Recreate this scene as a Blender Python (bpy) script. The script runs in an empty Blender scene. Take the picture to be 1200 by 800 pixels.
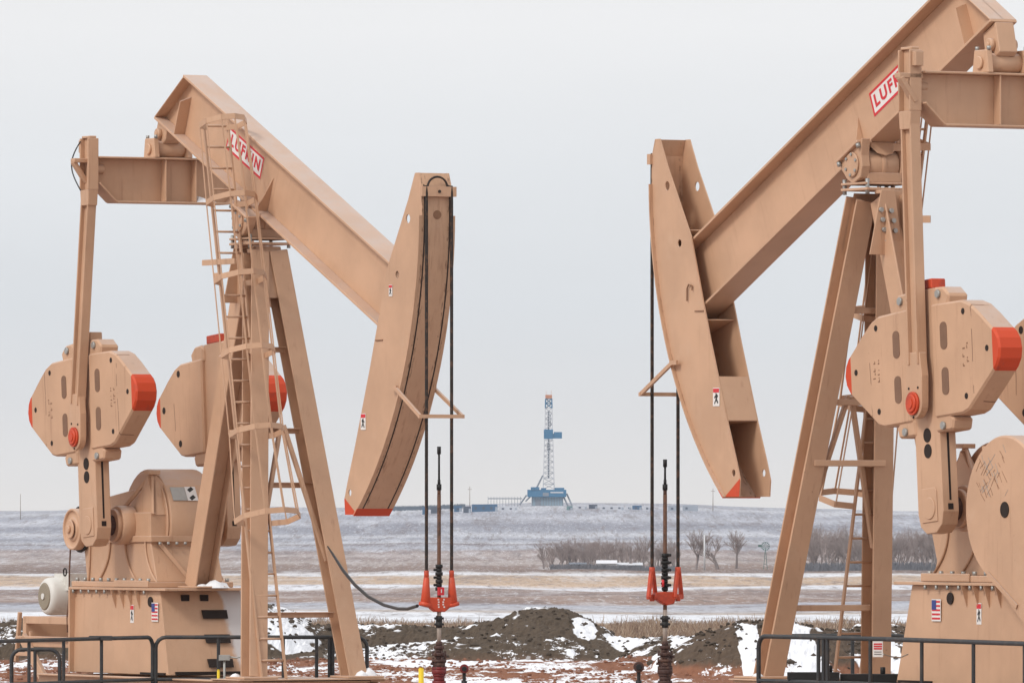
import bpy, bmesh, math, random
from mathutils import Vector, Matrix, noise
random.seed(7)
R = math.radians
sc = bpy.context.scene
col = sc.collection
CAMZ = 3.053
# ------------------------------------------------------------------ materials
def new_mat(name):
    m = bpy.data.materials.new(name); m.use_nodes = True
    nt = m.node_tree
    b = nt.nodes['Principled BSDF']
    return m, nt, b
def N(nt, typ, **kw):
    n = nt.nodes.new(typ)
    for k, v in kw.items():
        if k in n.inputs: n.inputs[k].default_value = v
        else: setattr(n, k, v)
    return n
def ramp(nt, stops, src, interp='LINEAR'):
    r = nt.nodes.new('ShaderNodeValToRGB'); cr = r.color_ramp; cr.interpolation = interp
    while len(cr.elements) < len(stops): cr.elements.new(.5)
    for e, (p, c) in zip(cr.elements, stops):
        e.position = p; e.color = (c[0], c[1], c[2], 1) if hasattr(c, '__len__') else (c, c, c, 1)
    nt.links.new(src, r.inputs[0]); return r.outputs[0]
def mix(nt, fac, a, b, blend='MIX'):
    m = nt.nodes.new('ShaderNodeMix'); m.data_type = 'RGBA'; m.blend_type = blend
    for i, v in ((0, fac), (6, a), (7, b)):
        if hasattr(v, 'is_output'): nt.links.new(v, m.inputs[i])
        elif i == 0: m.inputs[0].default_value = v
        else: m.inputs[i].default_value = (*v[:3], 1)
    return m.outputs[2]
def math_(nt, op, a, b=None, c=None):
    m = nt.nodes.new('ShaderNodeMath'); m.operation = op
    for i, v in enumerate((a, b, c)):
        if v is None: continue
        if hasattr(v, 'is_output'): nt.links.new(v, m.inputs[i])
        else: m.inputs[i].default_value = v
    return m.outputs[0]
def coords(nt, scale=(1, 1, 1), kind='Object', rot=(0, 0, 0)):
    t = nt.nodes.new('ShaderNodeTexCoord'); mp = nt.nodes.new('ShaderNodeMapping')
    mp.inputs['Scale'].default_value = scale; mp.inputs['Rotation'].default_value = rot
    nt.links.new(t.outputs[kind], mp.inputs[0]); return mp.outputs[0]
def nz(nt, vec, scale, detail=4, rough=.6, dist=0):
    n = N(nt, 'ShaderNodeTexNoise', Scale=scale, Detail=detail, Roughness=rough, Distortion=dist)
    nt.links.new(vec, n.inputs['Vector']); return n.outputs['Fac']
def sstep(nt, v, lo, hi):
    m = nt.nodes.new('ShaderNodeMapRange'); m.interpolation_type = 'SMOOTHSTEP'
    nt.links.new(v, m.inputs[0]); m.inputs[1].default_value = lo; m.inputs[2].default_value = hi
    return m.outputs[0]
def bump(nt, b, h, strength=.3, dist=.01):
    n = N(nt, 'ShaderNodeBump', Strength=strength, Distance=dist)
    nt.links.new(h, n.inputs['Height']); nt.links.new(n.outputs[0], b.inputs['Normal'])

TAN = (.545, .338, .216)
TAN_PALE = (.58, .40, .28)
ORANGE = (.56, .062, .018)
def paint(name, base=TAN, rough=.5, special=None, dirt=1.0):
    m, nt, b = new_mat(name)
    co = coords(nt)
    n1 = nz(nt, co, 1.1, 5, .6)
    c = mix(nt, sstep(nt, n1, .32, .72), [x * .91 for x in base], [min(1, x * 1.07) for x in base])
    # chalky paler weathering
    n4 = nz(nt, coords(nt, (1, 1, 1)), 2.7, 6, .7)
    c = mix(nt, math_(nt, 'MULTIPLY', sstep(nt, n4, .52, .8), .35), c, TAN_PALE if base == TAN else base)
    # rain streaks run down
    n2 = nz(nt, coords(nt, (9, 9, .55)), 1.6, 5, .65)
    c = mix(nt, math_(nt, 'MULTIPLY', sstep(nt, n2, .55, .78), .42 * dirt), c, (.27, .125, .07))
    # chips and rust specks
    n3 = nz(nt, co, 17, 5, .72)
    msk = math_(nt, 'MULTIPLY', sstep(nt, n3, .66, .72), sstep(nt, nz(nt, co, 1.6, 3), .48, .62))
    c = mix(nt, math_(nt, 'MULTIPLY', msk, .8 * dirt), c, (.13, .055, .03))
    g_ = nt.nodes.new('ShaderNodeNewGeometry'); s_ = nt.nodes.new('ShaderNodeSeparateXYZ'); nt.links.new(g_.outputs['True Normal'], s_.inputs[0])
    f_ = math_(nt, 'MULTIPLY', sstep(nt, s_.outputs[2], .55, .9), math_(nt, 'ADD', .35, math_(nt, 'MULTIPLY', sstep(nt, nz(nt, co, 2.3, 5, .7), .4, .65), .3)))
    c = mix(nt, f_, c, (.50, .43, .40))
    if special: c = special(nt, c)
    nt.links.new(c, b.inputs['Base Color'])
    b.inputs['Roughness'].default_value = rough
    b.inputs['Specular IOR Level'].default_value = .35
    bump(nt, b, nz(nt, co, 40, 3), .12, .004)
    return m
def worn_orange(nt, seed=1.):
    co = coords(nt)
    return mix(nt, sstep(nt, nz(nt, co, 5 * seed, 5, .7), .56, .76), ORANGE, (.38, .06, .03))
def obj_axis(nt, ax):
    t = nt.nodes.new('ShaderNodeTexCoord'); s = nt.nodes.new('ShaderNodeSeparateXYZ')
    nt.links.new(t.outputs['Object'], s.inputs[0]); return s.outputs[ax]
ZB = 6.708
def sp_head(nt, c, face=False):
    z = obj_axis(nt, 2); x = obj_axis(nt, 0); y = math_(nt, 'ABSOLUTE', obj_axis(nt, 1))
    if face:
        zz = math_(nt, 'SUBTRACT', z, ZB); rad = math_(nt, 'SQRT', math_(nt, 'ADD', math_(nt, 'MULTIPLY', x, x), math_(nt, 'MULTIPLY', zz, zz)))
        m_ = math_(nt, 'MULTIPLY', math_(nt, 'LESS_THAN', z, 3.105), math_(nt, 'GREATER_THAN', rad, 4.778))
    else:
        edge = math_(nt, 'SUBTRACT', 3.24, math_(nt, 'MULTIPLY', math_(nt, 'SUBTRACT', x, 2.72), .6))
        m_ = math_(nt, 'MULTIPLY', math_(nt, 'LESS_THAN', z, edge), math_(nt, 'GREATER_THAN', y, .2035))
    return mix(nt, m_, c, worn_orange(nt))
def sp_face(nt, c):
    # two rub lines left by the bridle ropes, oily, broken up
    y = math_(nt, 'ABSOLUTE', obj_axis(nt, 1))
    d = math_(nt, 'ABSOLUTE', math_(nt, 'SUBTRACT', y, .172))
    n = nz(nt, coords(nt, (1, 3, 1)), 9, 4, .7)
    line = math_(nt, 'LESS_THAN', d, .010)
    smear = math_(nt, 'MULTIPLY', math_(nt, 'LESS_THAN', d, .04), sstep(nt, n, .52, .62))
    c = mix(nt, math_(nt, 'MULTIPLY', smear, .6), c, (.12, .06, .035))
    n2 = nz(nt, coords(nt, (.7, 5, .7)), 3.4, 5, .7)
    c = mix(nt, math_(nt, 'MULTIPLY', sstep(nt, n2, .53, .7), .38), c, (.25, .12, .06))
    zz = math_(nt, 'SUBTRACT', obj_axis(nt, 2), ZB); xx = obj_axis(nt, 0); outer = math_(nt, 'GREATER_THAN', math_(nt, 'SQRT', math_(nt, 'ADD', math_(nt, 'MULTIPLY', xx, xx), math_(nt, 'MULTIPLY', zz, zz))), 4.778)
    c = mix(nt, math_(nt, 'MULTIPLY', line, outer), c, (.03, .017, .012))
    return sp_head(nt, c, True)
def sp_weight(nt, c):
    x = math_(nt, 'ABSOLUTE', obj_axis(nt, 0))
    c = mix(nt, math_(nt, 'GREATER_THAN', x, 1.49), c, worn_orange(nt))
    # scratched line work on the casting faces
    l1 = math_(nt, 'LESS_THAN', math_(nt, 'ABSOLUTE', math_(nt, 'SUBTRACT', x, math_(nt, 'ADD', 1.02, math_(nt, 'MULTIPLY', nz(nt, coords(nt), .8, 3), .12)))), .008)
    br = sstep(nt, nz(nt, coords(nt), 3.5, 3), .47, .5)
    c = mix(nt, math_(nt, 'MULTIPLY', math_(nt, 'MULTIPLY', l1, br), .75), c, (.16, .075, .04))
    return c
M = {}
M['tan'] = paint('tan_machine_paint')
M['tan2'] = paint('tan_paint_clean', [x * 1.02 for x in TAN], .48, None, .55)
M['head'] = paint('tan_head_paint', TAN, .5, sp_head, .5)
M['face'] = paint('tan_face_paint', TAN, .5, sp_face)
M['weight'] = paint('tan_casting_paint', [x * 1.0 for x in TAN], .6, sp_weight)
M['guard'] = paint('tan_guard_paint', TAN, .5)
def simple(name, c, rough=.6, metal=0, var=.25, scale=12, c2=None, amt=.5):
    m, nt, b = new_mat(name); co = coords(nt)
    n = nz(nt, co, scale, 4, .65)
    o = mix(nt, n, [x * (1 - var) for x in c], [min(1, x * (1 + var)) for x in c])
    if c2: o = mix(nt, math_(nt, 'MULTIPLY', sstep(nt, nz(nt, co, scale * .6, 4, .7), .5, .62), amt), o, c2)
    nt.links.new(o, b.inputs['Base Color']); b.inputs['Roughness'].default_value = rough; b.inputs['Metallic'].default_value = metal
    return m
M['orange'] = simple('orange_safety_paint', ORANGE, .5, 0, .12, 6, (.3, .04, .02), .6)
M['rope'] = simple('greased_wire_rope', (.022, .016, .013), .6, .2, .3, 20, (.16, .075, .04), .5)
M['rust_rope'] = simple('rusty_steel', (.13, .06, .035), .75, 0, .4, 18, (.05, .025, .018), .8)
M['rod'] = simple('polished_steel', (.42, .36, .31), .45, .4, .2, 9, (.2, .1, .06), .4)
M['dark'] = simple('black_iron', (.016, .015, .015), .6, .2, .3, 15)
M['darkred'] = simple('dark_red_iron', (.16, .012, .012), .55, 0, .3, 9, (.035, .018, .014), .7)
M['brown_iron'] = simple('brown_iron', (.062, .028, .022), .7, 0, .4, 14, (.14, .07, .045), .6)
M['rail'] = simple('charcoal_rail', (.035, .037, .040), .5, .2, .25, 10, (.10, .075, .06), .35)
M['white'] = simple('white_enamel', (.66, .65, .61), .5, 0, .05, 5, (.45, .42, .37), .4)
M['grille'] = simple('motor_grille', (.27, .23, .17), .7, 0, .3, 60)
M['galv'] = simple('galvanised_steel', (.38, .38, .36), .45, .5, .2, 14)
M['hole'] = simple('recess_shade_paint', (.02, .011, .008), .9, 0, .2, 8)  # near-black colour stands in for the shade inside slots, holes and gaps
M['red'] = simple('sign_red', (.60, .02, .03), .45, 0, .05, 8)
M['signw'] = simple('sign_white', (.74, .71, .68), .45, 0, .05, 8)
M['blue'] = simple('flag_blue', (.03, .05, .22), .5, 0, .1, 8)
M['yellow'] = simple('yellow_paint', (.78, .55, .02), .5, 0, .1, 8)
M['rubber'] = simple('black_rubber', (.03, .03, .032), .4, 0, .1, 8)
M['concrete'] = simple('concrete', (.33, .31, .28), .9, 0, .2, 5)
M['ink'] = simple('dark_stencil', (.24, .125, .07), .8, 0, .3, 20)
M['black'] = simple('black_print', (.02, .02, .02), .6, 0, .1, 8)
m, nt, b = new_mat('drifted_snow'); co = coords(nt)
nt.links.new(mix(nt, nz(nt, co, 8, 4), (.74, .76, .80), (.86, .87, .88)), b.inputs['Base Color']); b.inputs['Roughness'].default_value = .8
bump(nt, b, nz(nt, co, 25, 4), .5, .02); M['snow'] = m
# rime frost on the front of the pedestal
def sp_frost(nt, c):
    y = obj_axis(nt, 1)
    n = nz(nt, coords(nt), 2.2, 5, .6)
    f = sstep(nt, math_(nt, 'ADD', math_(nt, 'ADD', y, math_(nt, 'MULTIPLY', math_(nt, 'SUBTRACT', obj_axis(nt, 2), 1.5), .22)), math_(nt, 'MULTIPLY', n, .4)), .50, .60)
    return mix(nt, math_(nt, 'MULTIPLY', f, .92), c, (.62, .60, .60))
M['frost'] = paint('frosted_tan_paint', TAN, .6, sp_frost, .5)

# ------------------------------------------------------------------ mesh helpers
MY = [1]
class MB:
    def __init__(s): s.v = []; s.f = []; s.mi = []; s.sm = []; s.cur = 0; s.done = []
    def cut(s):                                             # what follows is a separate piece of the same kind
        if s.v: s.done.append((s.v, s.f, s.mi, s.sm)); s.v = []; s.f = []; s.mi = []; s.sm = []
        return s
    def lathe(s, prof, x, z, n=36, mi=None):                # prof (y, r) about an axis along y
        vs = [(x + r * math.cos(2 * math.pi * k / n), y, z + r * math.sin(2 * math.pi * k / n)) for y, r in prof for k in range(n)]
        s.add(vs, [(i * n + k, i * n + (k + 1) % n, (i + 1) * n + (k + 1) % n, (i + 1) * n + k) for i in range(len(prof) - 1) for k in range(n)], mi, True)
        return s.add(vs[:n] + vs[-n:], [list(range(n)), list(range(n, 2 * n))], mi)
    def add(s, vs, fs, mi=None, smooth=False):
        o = len(s.v); s.v += [tuple(p) for p in vs]
        for f in fs: s.f.append([o + i for i in f]); s.mi.append(s.cur if mi is None else mi); s.sm.append(smooth)
        return s
    def box(s, c, d, M3=None, mi=None):
        h = [x / 2 for x in d]; vs = []
        for z in (-1, 1):
            for x, y in ((-1, -1), (1, -1), (1, 1), (-1, 1)):
                p = Vector((x * h[0], y * h[1], z * h[2]))
                if M3: p = M3 @ p
                vs.append(p + Vector(c))
        return s.add(vs, [(0, 3, 2, 1), (4, 5, 6, 7), (0, 1, 5, 4), (1, 2, 6, 5), (2, 3, 7, 6), (3, 0, 4, 7)], mi)
    def bb(s, x0, x1, y0, y1, z0, z1, mi=None):
        return s.box(((x0 + x1) / 2, (y0 + y1) / 2, (z0 + z1) / 2), (abs(x1 - x0), abs(y1 - y0), abs(z1 - z0)), None, mi)
    def prism(s, poly, y0, y1, ax='y', mi=None):           # poly in xz (ax y), yz (ax x) or xy (ax z)
        def P(a, b_, h): return (a, h, b_) if ax == 'y' else (h, a, b_) if ax == 'x' else (a, b_, h)
        n = len(poly); vs = [P(a, b_, y0) for a, b_ in poly] + [P(a, b_, y1) for a, b_ in poly]
        return s.add(vs, [list(range(n))[::-1], list(range(n, 2 * n))] + [(i, (i + 1) % n, n + (i + 1) % n, n + i) for i in range(n)], mi)
    def frame(s, p0, p1, up=None):
        d = (Vector(p1) - Vector(p0)).normalized()
        u = Vector(up) if up else (Vector((0, 0, 1)) if abs(d.z) < .9 else Vector((1, 0, 0)))
        a = (u - d * u.dot(d)).normalized(); return d, a, d.cross(a)
    def sweep(s, p0, p1, pts, up=None, mi=None, smooth=False):
        d, a, b_ = s.frame(p0, p1, up); n = len(pts); vs = []
        for p in (Vector(p0), Vector(p1)): vs += [p + a * u + b_ * w for u, w in pts]
        o = len(s.v); s.add(vs, [(i, (i + 1) % n, n + (i + 1) % n, n + i) for i in range(n)], mi, smooth)
        for f in (list(range(n))[::-1], list(range(n, 2 * n))): s.f.append([o + i for i in f]); s.mi.append(s.cur if mi is None else mi); s.sm.append(False)
        return s
    def cyl(s, p0, p1, r, n=16, mi=None, r2=None):
        d, a, b_ = s.frame(p0, p1); vs = []
        for p, rr in ((Vector(p0), r), (Vector(p1), r if r2 is None else r2)):
            vs += [p + a * rr * math.cos(2 * math.pi * i / n) + b_ * rr * math.sin(2 * math.pi * i / n) for i in range(n)]
        o = len(s.v); s.add(vs, [(i, (i + 1) % n, n + (i + 1) % n, n + i) for i in range(n)], mi, True)
        for f in (list(range(n))[::-1], list(range(n, 2 * n))): s.f.append([o + i for i in f]); s.mi.append(s.cur if mi is None else mi); s.sm.append(False)
        return s
    def bar(s, p0, p1, w, h, up=None, mi=None):             # w along up direction, h across
        return s.sweep(p0, p1, [(-w / 2, -h / 2), (w / 2, -h / 2), (w / 2, h / 2), (-w / 2, h / 2)], up, mi)
    def ibeam(s, p0, p1, depth, width, up, t=.022, tw=.016, mi=None):   # depth along up
        D, W = depth / 2, width / 2; w = tw / 2
        pts = [(-D, -W), (-D + t, -W), (-D + t, -w), (D - t, -w), (D - t, -W), (D, -W), (D, W), (D - t, W), (D - t, w), (-D + t, w), (-D + t, W), (-D, W)]
        d, a, b_ = s.frame(p0, p1, up)
        for q in ([(-D, -W), (-D + t, -W), (-D + t, W), (-D, W)], [(D - t, -W), (D, -W), (D, W), (D - t, W)], [(-D + t, -w), (D - t, -w), (D - t, w), (-D + t, w)]):
            s.sweep(p0, p1, q, up, mi)
        return s
    def tube(s, pts, r, n=8, mi=None):
        P = [Vector(p) for p in pts]; rings = []
        t = (P[1] - P[0]).normalized(); a = t.orthogonal().normalized()
        for i, p in enumerate(P):
            t = ((P[min(i + 1, len(P) - 1)] - P[max(i - 1, 0)])).normalized()
            a = (a - t * a.dot(t)).normalized(); b_ = t.cross(a)
            rr = r[i] if hasattr(r, '__len__') else r
            rings += [p + a * rr * math.cos(2 * math.pi * k / n) + b_ * rr * math.sin(2 * math.pi * k / n) for k in range(n)]
        fs = [(i * n + k, i * n + (k + 1) % n, (i + 1) * n + (k + 1) % n, (i + 1) * n + k) for i in range(len(P) - 1) for k in range(n)]
        s.add(rings, fs, mi, True)
        return s.add([rings[k] for k in range(n)] + rings[-n:], [list(range(n))[::-1], list(range(n, 2 * n))], mi)
    def build(s, name, mat, parent=None, bevel=0, loc=None, rot=None, **tags):
        if s.done:
            s.cut(); first = None
            for (s.v, s.f, s.mi, s.sm) in list(s.done):
                s.done = []; o = s.build(name, mat, parent, bevel, loc, rot, **tags); first = first or o
            return first
        me = bpy.data.meshes.new(name)
        vs = [(x, y * MY[0], z) for x, y, z in s.v]
        me.from_pydata(vs, [], s.f); me.polygons.foreach_set('material_index', s.mi); me.polygons.foreach_set('use_smooth', s.sm)
        for mm in (mat if isinstance(mat, (list, tuple)) else [mat]): me.materials.append(mm)
        me.validate()
        if len(s.f) < 60000:
            b = bmesh.new(); b.from_mesh(me); bmesh.ops.recalc_face_normals(b, faces=b.faces); b.to_mesh(me); b.free()
        me.update()
        o = bpy.data.objects.new(name, me); col.objects.link(o)
        if parent: o.parent = parent
        if loc: o.location = loc
        if rot: o.rotation_euler = rot
        if bevel:
            md = o.modifiers.new('bevel', 'BEVEL'); md.width = bevel; md.segments = 1; md.limit_method = 'ANGLE'; md.angle_limit = R(40)
        for k, v in tags.items(): o[k] = v
        return o
def empty(name, loc, rz=0, label=None, cat=None, group=None):
    o = bpy.data.objects.new(name, None); col.objects.link(o); o.location = loc; o.rotation_euler = (0, 0, rz); o.empty_display_size = .2
    tag(o, label, cat, group); return o
def tag(o, label=None, cat=None, group=None, kind=None):
    if label: o['label'] = label
    if cat: o['category'] = cat
    if group: o['group'] = group
    if kind: o['kind'] = kind
    return o
def ring(cx, cz, r, n=24, a0=0, a1=2 * math.pi, full=True):
    k = n if full else n + 1
    return [(cx + r * math.cos(a0 + (a1 - a0) * i / n), cz + r * math.sin(a0 + (a1 - a0) * i / n)) for i in range(k)]
def text_mesh(body, height, mat, parent, origin, xdir, zdir, sx=1.0, name='lettering', bold=.02, depth=.002):
    cu = bpy.data.curves.new('txt', 'FONT'); cu.body = body; cu.size = 1; cu.space_character = 1.28; cu.offset = bold; cu.extrude = depth / 2; cu.align_x = 'CENTER'; cu.align_y = 'CENTER'
    o = bpy.data.objects.new('txt', cu); col.objects.link(o)
    dg = bpy.context.evaluated_depsgraph_get(); me = bpy.data.meshes.new_from_object(o.evaluated_get(dg))
    bpy.data.objects.remove(o); bpy.data.curves.remove(cu)
    X = Vector(xdir).normalized(); Z = Vector(zdir).normalized(); Y = X.cross(Z)   # out of page = X x Z
    k = height / .70
    for v in me.vertices:
        p = v.co.copy(); v.co = Vector(origin) + X * (p.x * k * sx) + Z * (p.y * k) + Y * p.z
    me.materials.clear(); me.materials.append(mat)
    t = bpy.data.objects.new(name, me); col.objects.link(t); t.parent = parent; return t

def punch(o, cutter):
    md = o.modifiers.new('holes', 'BOOLEAN'); md.operation = 'DIFFERENCE'; md.object = cutter; md.solver = 'EXACT'
    bpy.context.view_layer.update(); dg = bpy.context.evaluated_depsgraph_get()
    me = bpy.data.meshes.new_from_object(o.evaluated_get(dg)); old = o.data; o.modifiers.remove(md); o.data = me; bpy.data.objects.remove(cutter); bpy.data.meshes.remove(old)

# ------------------------------------------------------------------ pump jack
# local frame: origin on the ground under the centre bearing, +x to the horse head, |y| sideways (here -y = side towards the photographer), z up
TH = 61.85
ZB, ZS, XS, C_, RW, A_ = 6.708, 2.894, -2.882, 2.832, 1.134, 4.80
def pumpjack(loc, rz, m, side, tilt, cc, label, first):
    MY[0] = m
    T = M['tan']
    root = empty('pumpjack', loc, rz, label, 'pumpjack', 'pumpjacks facing each other')
    B = lambda mb, n, mat, par=root, bev=.006, **k: mb.build(n, mat, par, bev, **k)
    # ---- skid
    q = MB()
    for y in (-.92, .92): q.cut(); q.ibeam((-4.6, y, .80), (1.45, y, .80), .34, .2, (0, 0, 1))
    for x in (-4.5, -3, -1.5, 0, 1.35): q.cut(); q.ibeam((x, -.82, .80), (x, .82, .80), .32, .16, (0, 0, 1))
    q.cut(); q.bb(.7, 1.5, -1.05, 1.05, .972, .99)
    B(q, 'skid_beam', T)
    # ---- pedestal under the reducer
    q = MB()
    xr, xf0, xf1, w0, w1 = -4.25, -1.72, -1.42, .57, .66
    def ped(z): t = (2.06 - z) / 1.1; return xf0 + (xf1 - xf0) * t, w0 + (w1 - w0) * t * .3
    xa, wa = ped(2.06); xb, wb = ped(.99)
    vs = [(xr, -wb, .99), (xb, -wb, .99), (xb, wb + .05, .99), (xr, wb, .99), (xr, -wa, 2.06), (xa, -wa, 2.06), (xa, wa, 2.06), (xr, wa, 2.06)]
    q.add(vs, [(0, 3, 2, 1), (4, 5, 6, 7), (0, 1, 5, 4), (1, 2, 6, 5), (2, 3, 7, 6), (3, 0, 4, 7)])
    ped_o = B(q, 'pedestal', [M['frost'] if side == 'L' else M['tan2']])
    q = MB()  # top plate, edge flange and gussets
    q.bb(xr - .05, xa + .28, -wa - .07, wa + .07, 2.062, 2.095)
    q.bb(xr - .03, xr + .01, -wb - .06, -wa - .001, .99, 2.06)
    B(q, 'pedestal_plate', T, ped_o, .004); q = MB()
    for i in range(4):
        x = (-3.02 if side == 'L' else -3.6) + i * .235; q.cut(); q.prism([(-wa + .01, 2.06), (-wa - .085, 2.06), (-wa - .0, 1.80)], x, x + .012, 'x')
    B(q, 'gusset', T, ped_o, 0)
    q = MB()
    for z in (1.76, 1.45, 1.14):      # dark shapes standing for slots, on the sloped front face
        xz, _ = ped(z)
        q.cut(); q.prism([(xz + .004 + .04, z - .055), (xz - .02, z + .055), (xz + .012 + .0, z + .055), (xz + .05, z - .055)], -.02, .33)
    for y in (-.23, .04): q.cut(); q.bb(xa + .02, xa + .05, y - .06, y + .05, 1.93, 2.01)
    hx = -1.98 if side == 'L' else -2.55
    q.cut(); q.cyl((hx, -wa - .022, 1.92), (hx, -wa - .006, 1.92), .065, 14)
    B(q, 'slot', M['hole'], ped_o, 0)
    q = MB(); q.bb(xb - .02, xb + .02, -wb + .1, wb + .02, .992, 1.035); q.bb(-2.2, -1.5, -wb - .03, -wb + .0, .992, 1.02); q.build('gap_shade_strip', M['hole'], ped_o)  # solid dark strips, painting the shade of a gap under the pedestal
    # ---- warning label and small flag
    def sticker(par, x, z, y, w, h, kind, tilt_=0):
        s_ = MB(); s_.bb(x - w / 2, x + w / 2, y - .004, y, z - h / 2, z + h / 2, 0)
        if kind == 'flag':
            for k in range(5):
                zz = z - h / 2 + h * (.12 + k * .19); s_.bb(x - w * .45, x + w * .45, y - .006, y - .005, zz - h * .04, zz + h * .05, 1)
            s_.bb(x - m * w * .46, x + m * w * .02, y - .008, y - .007, z + h * .02, z + h * .46, 2)
        else:
            s_.bb(x - w * .46, x + w * .46, y - .006, y - .005, z + h * .24, z + h * .46, 1)
            s_.prism([(x + a_ * w, z + b_ * h) for a_, b_ in ((-.12, .16), (.06, .20), (.10, .10), (.30, -.02), (.24, -.08), (.08, .0), (.10, -.14), (.30, -.34), (.20, -.40), (-.0, -.20), (-.26, -.38), (-.34, -.30), (-.12, -.10), (-.30, .06))], y - .006, y - .005, 'y', 3)
            s_.prism([(x + .02 * w + .07 * math.cos(k) * w, z + .20 * h + .03 * h * math.sin(k)) for k in (0, 1, 2, 3, 4, 5)], y - .0062, y - .0052, 'y', 3)
        o = s_.build('flag_decal' if kind == 'flag' else 'warning_label', [M['signw'], M['red'], M['blue'], M['black']], par)
        return o
    sx = xa - .12 if side == 'L' else xa - .30
    sticker(ped_o, -1.83 if side == 'L' else -2.27, 1.79, -wa - .02 if side == 'L' else -wa - .02, .19, .24, 'flag')
    sticker(ped_o, -2.52 if side == 'L' else -3.15, 1.76, -wa - .01, .10, .23, 'warn')
    # ---- gear reducer
    q = MB()
    q.bb(-4.30, -1.98, -.60, .60, 2.097, 2.17); q.bb(-3.0, -1.98, -.62, -.601, 2.10, 2.19)                                     # foot flange
    q.prism([(-4.10, 2.17), (-2.02, 2.17), (-2.20, 2.66), (-2.22, 3.06), (-4.2, 3.06), (-4.2, 2.66)], -.47, .47)   # lower case
    q.prism([(-4.25, 2.66), (-2.14, 2.68), (-2.14, 2.76), (-4.25, 2.76)], -.50, .50) # split flange
    q.prism([(-4.3, 3.02), (-2.22, 3.02), (-2.3, 3.2), (-3.0, 3.35), (-4.25, 3.2)], -.34, .34)
    for s_ in (-1, 1): q.cyl((XS, s_ * .42, ZS), (XS, s_ * .64, ZS), .25, 28); q.cyl((XS, s_ * .64, ZS), (XS, s_ * .70, ZS), .21, 28); q.cyl((-3.75, s_ * .47, ZS - .03), (-3.75, s_ * .52, ZS - .03), .2, 20)
    for x0_, x1_ in ((-2.35, -2.02), (-2.95, -2.6), (-3.4, -3.75), (-4.0, -4.05)):
        for s_ in (-1, 1):
            cv = [(x0_ + (x1_ - x0_) * (k / 12) ** 2.2, 2.68 - .51 * k / 12) for k in range(13)]
            q.prism(cv + [(x + .03, z) for x, z in cv[::-1]], s_ * .47, s_ * .498)
    red = B(q, 'gear_reducer', T, bev=.012)
    q = MB()
    q.cyl((XS + .06, -.22, ZS + .02), (XS + .06, .44, ZS + .02), .70, 40)
    q.cyl((XS + .06, -.25, ZS + .02), (XS + .06, -.221, ZS + .02), .66, 40)
    B(q, 'gear_cover', M['tan2'], red, .01)
    q = MB()  # pyramid of ribs on the near front corner
    top = Vector((-2.45, -.33, 3.56))
    for p in ((-3.05, -.52, 3.03), (-2.2, -.44, 3.03), (-2.2, .05, 3.03), (-2.215, -.3, 2.23)):
        q.bar(top, p, .05, .03)
    q.cut(); q.bar((-2.16, -.36, 2.66), (-1.98, .0, 2.18), .05, .03); q.cut(); q.bar((-2.17, .2, 2.66), (-2.0, .2, 2.18), .06, .03); q.cut()
    q.box(top + Vector((0, 0, .01)), (.16, .16, .05)); q.prism([(-2.95, 3.03), (-2.22, 3.03), (-2.45, 3.52)], -.40, -.30)
    q.add([(-2.21, -.40, 3.03), (-2.21, .30, 3.03), (-2.42, -.30, 3.5)], [(0, 1, 2)])
    B(q, 'lifting_rib', T, red, .004)
    q = MB()
    for x in [-4.2 + .235 * i for i in range(12)]:
        
        if x > -2.0: continue
        for y in (-.56, .56): q.cut(); q.cyl((x, y, 2.17), (x, y, 2.215), .026, 8)
        q.cut(); q.cyl((x, -.62, 2.015), (x, -.62, 2.06), .018, 8)
    for i in range(7): q.cut(); q.cyl((-2.12, -.38 + i * .12, 2.645), (-2.12, -.38 + i * .12, 2.68), .02, 8)
    B(q, 'bolt', M['galv'], red, 0)
    if side == 'L':
        sp = MB(); sp.prism([(-.02, 3.22), (.16, 3.22), (.16, 3.42), (-.02, 3.42)], -2.21 + .0, -2.205, 'x', 0)
        st = MB(); st.bb(-2.20, -2.196, .10, .42, 3.06, 3.06, 0)
        # plate with two pictograms, on the round cover's front
        st = MB(); Mx = Matrix.Rotation(R(-40), 3, 'Y')
        st.box((XS + .06 + .703 * math.cos(R(33)), -.06, ZS + .02 + .703 * math.sin(R(33))), (.006, .20, .20), Matrix.Rotation(R(-33), 3, 'Y'), 1)
        st.box((XS + .06 + .706 * math.cos(R(33)), .12, ZS + .02 + .706 * math.sin(R(33))), (.006, .15, .21), Matrix.Rotation(R(-33), 3, 'Y'), 0)
        for dz in (8, -8):
            a = R(33 + dz * .62); st.box((XS + .06 + .711 * math.cos(a), .12, ZS + .02 + .711 * math.sin(a)), (.004, .08, .05), Matrix.Rotation(R(-33), 3, 'Y') @ Matrix.Rotation(R(35), 3, 'X'), 2)
        st.build('warning_label', [M['signw'], M['galv'], M['black']], red)
        # brake drum and rope
        q = MB(); q.lathe([(-.42, .09), (-.42, .27), (-.63, .27), (-.63, .24), (-.60, .235), (-.60, .16), (-.625, .15), (-.625, .10), (-.60, .09), (-.60, .02)], -4.24, 2.84); q.cyl((-4.24, -.42, 2.84), (-4.24, .3, 2.84), .09, 16)
        q.cyl((-4.24, -.66, 2.84), (-4.24, -.641, 2.84), .12, 20); q.cyl((-4.24, -.69, 2.84), (-4.24, -.661, 2.84), .05, 14)
        dr = B(q, 'brake_drum', M['tan2'], bev=.008)
        q = MB(); q.tube([(-4.24 + .285 * math.cos(a), -.5, 2.84 + .285 * math.sin(a)) for a in [R(20 + i * 17) for i in range(21)]], .02, 6)
        q.build('brake_band', M['dark'], dr)
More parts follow.
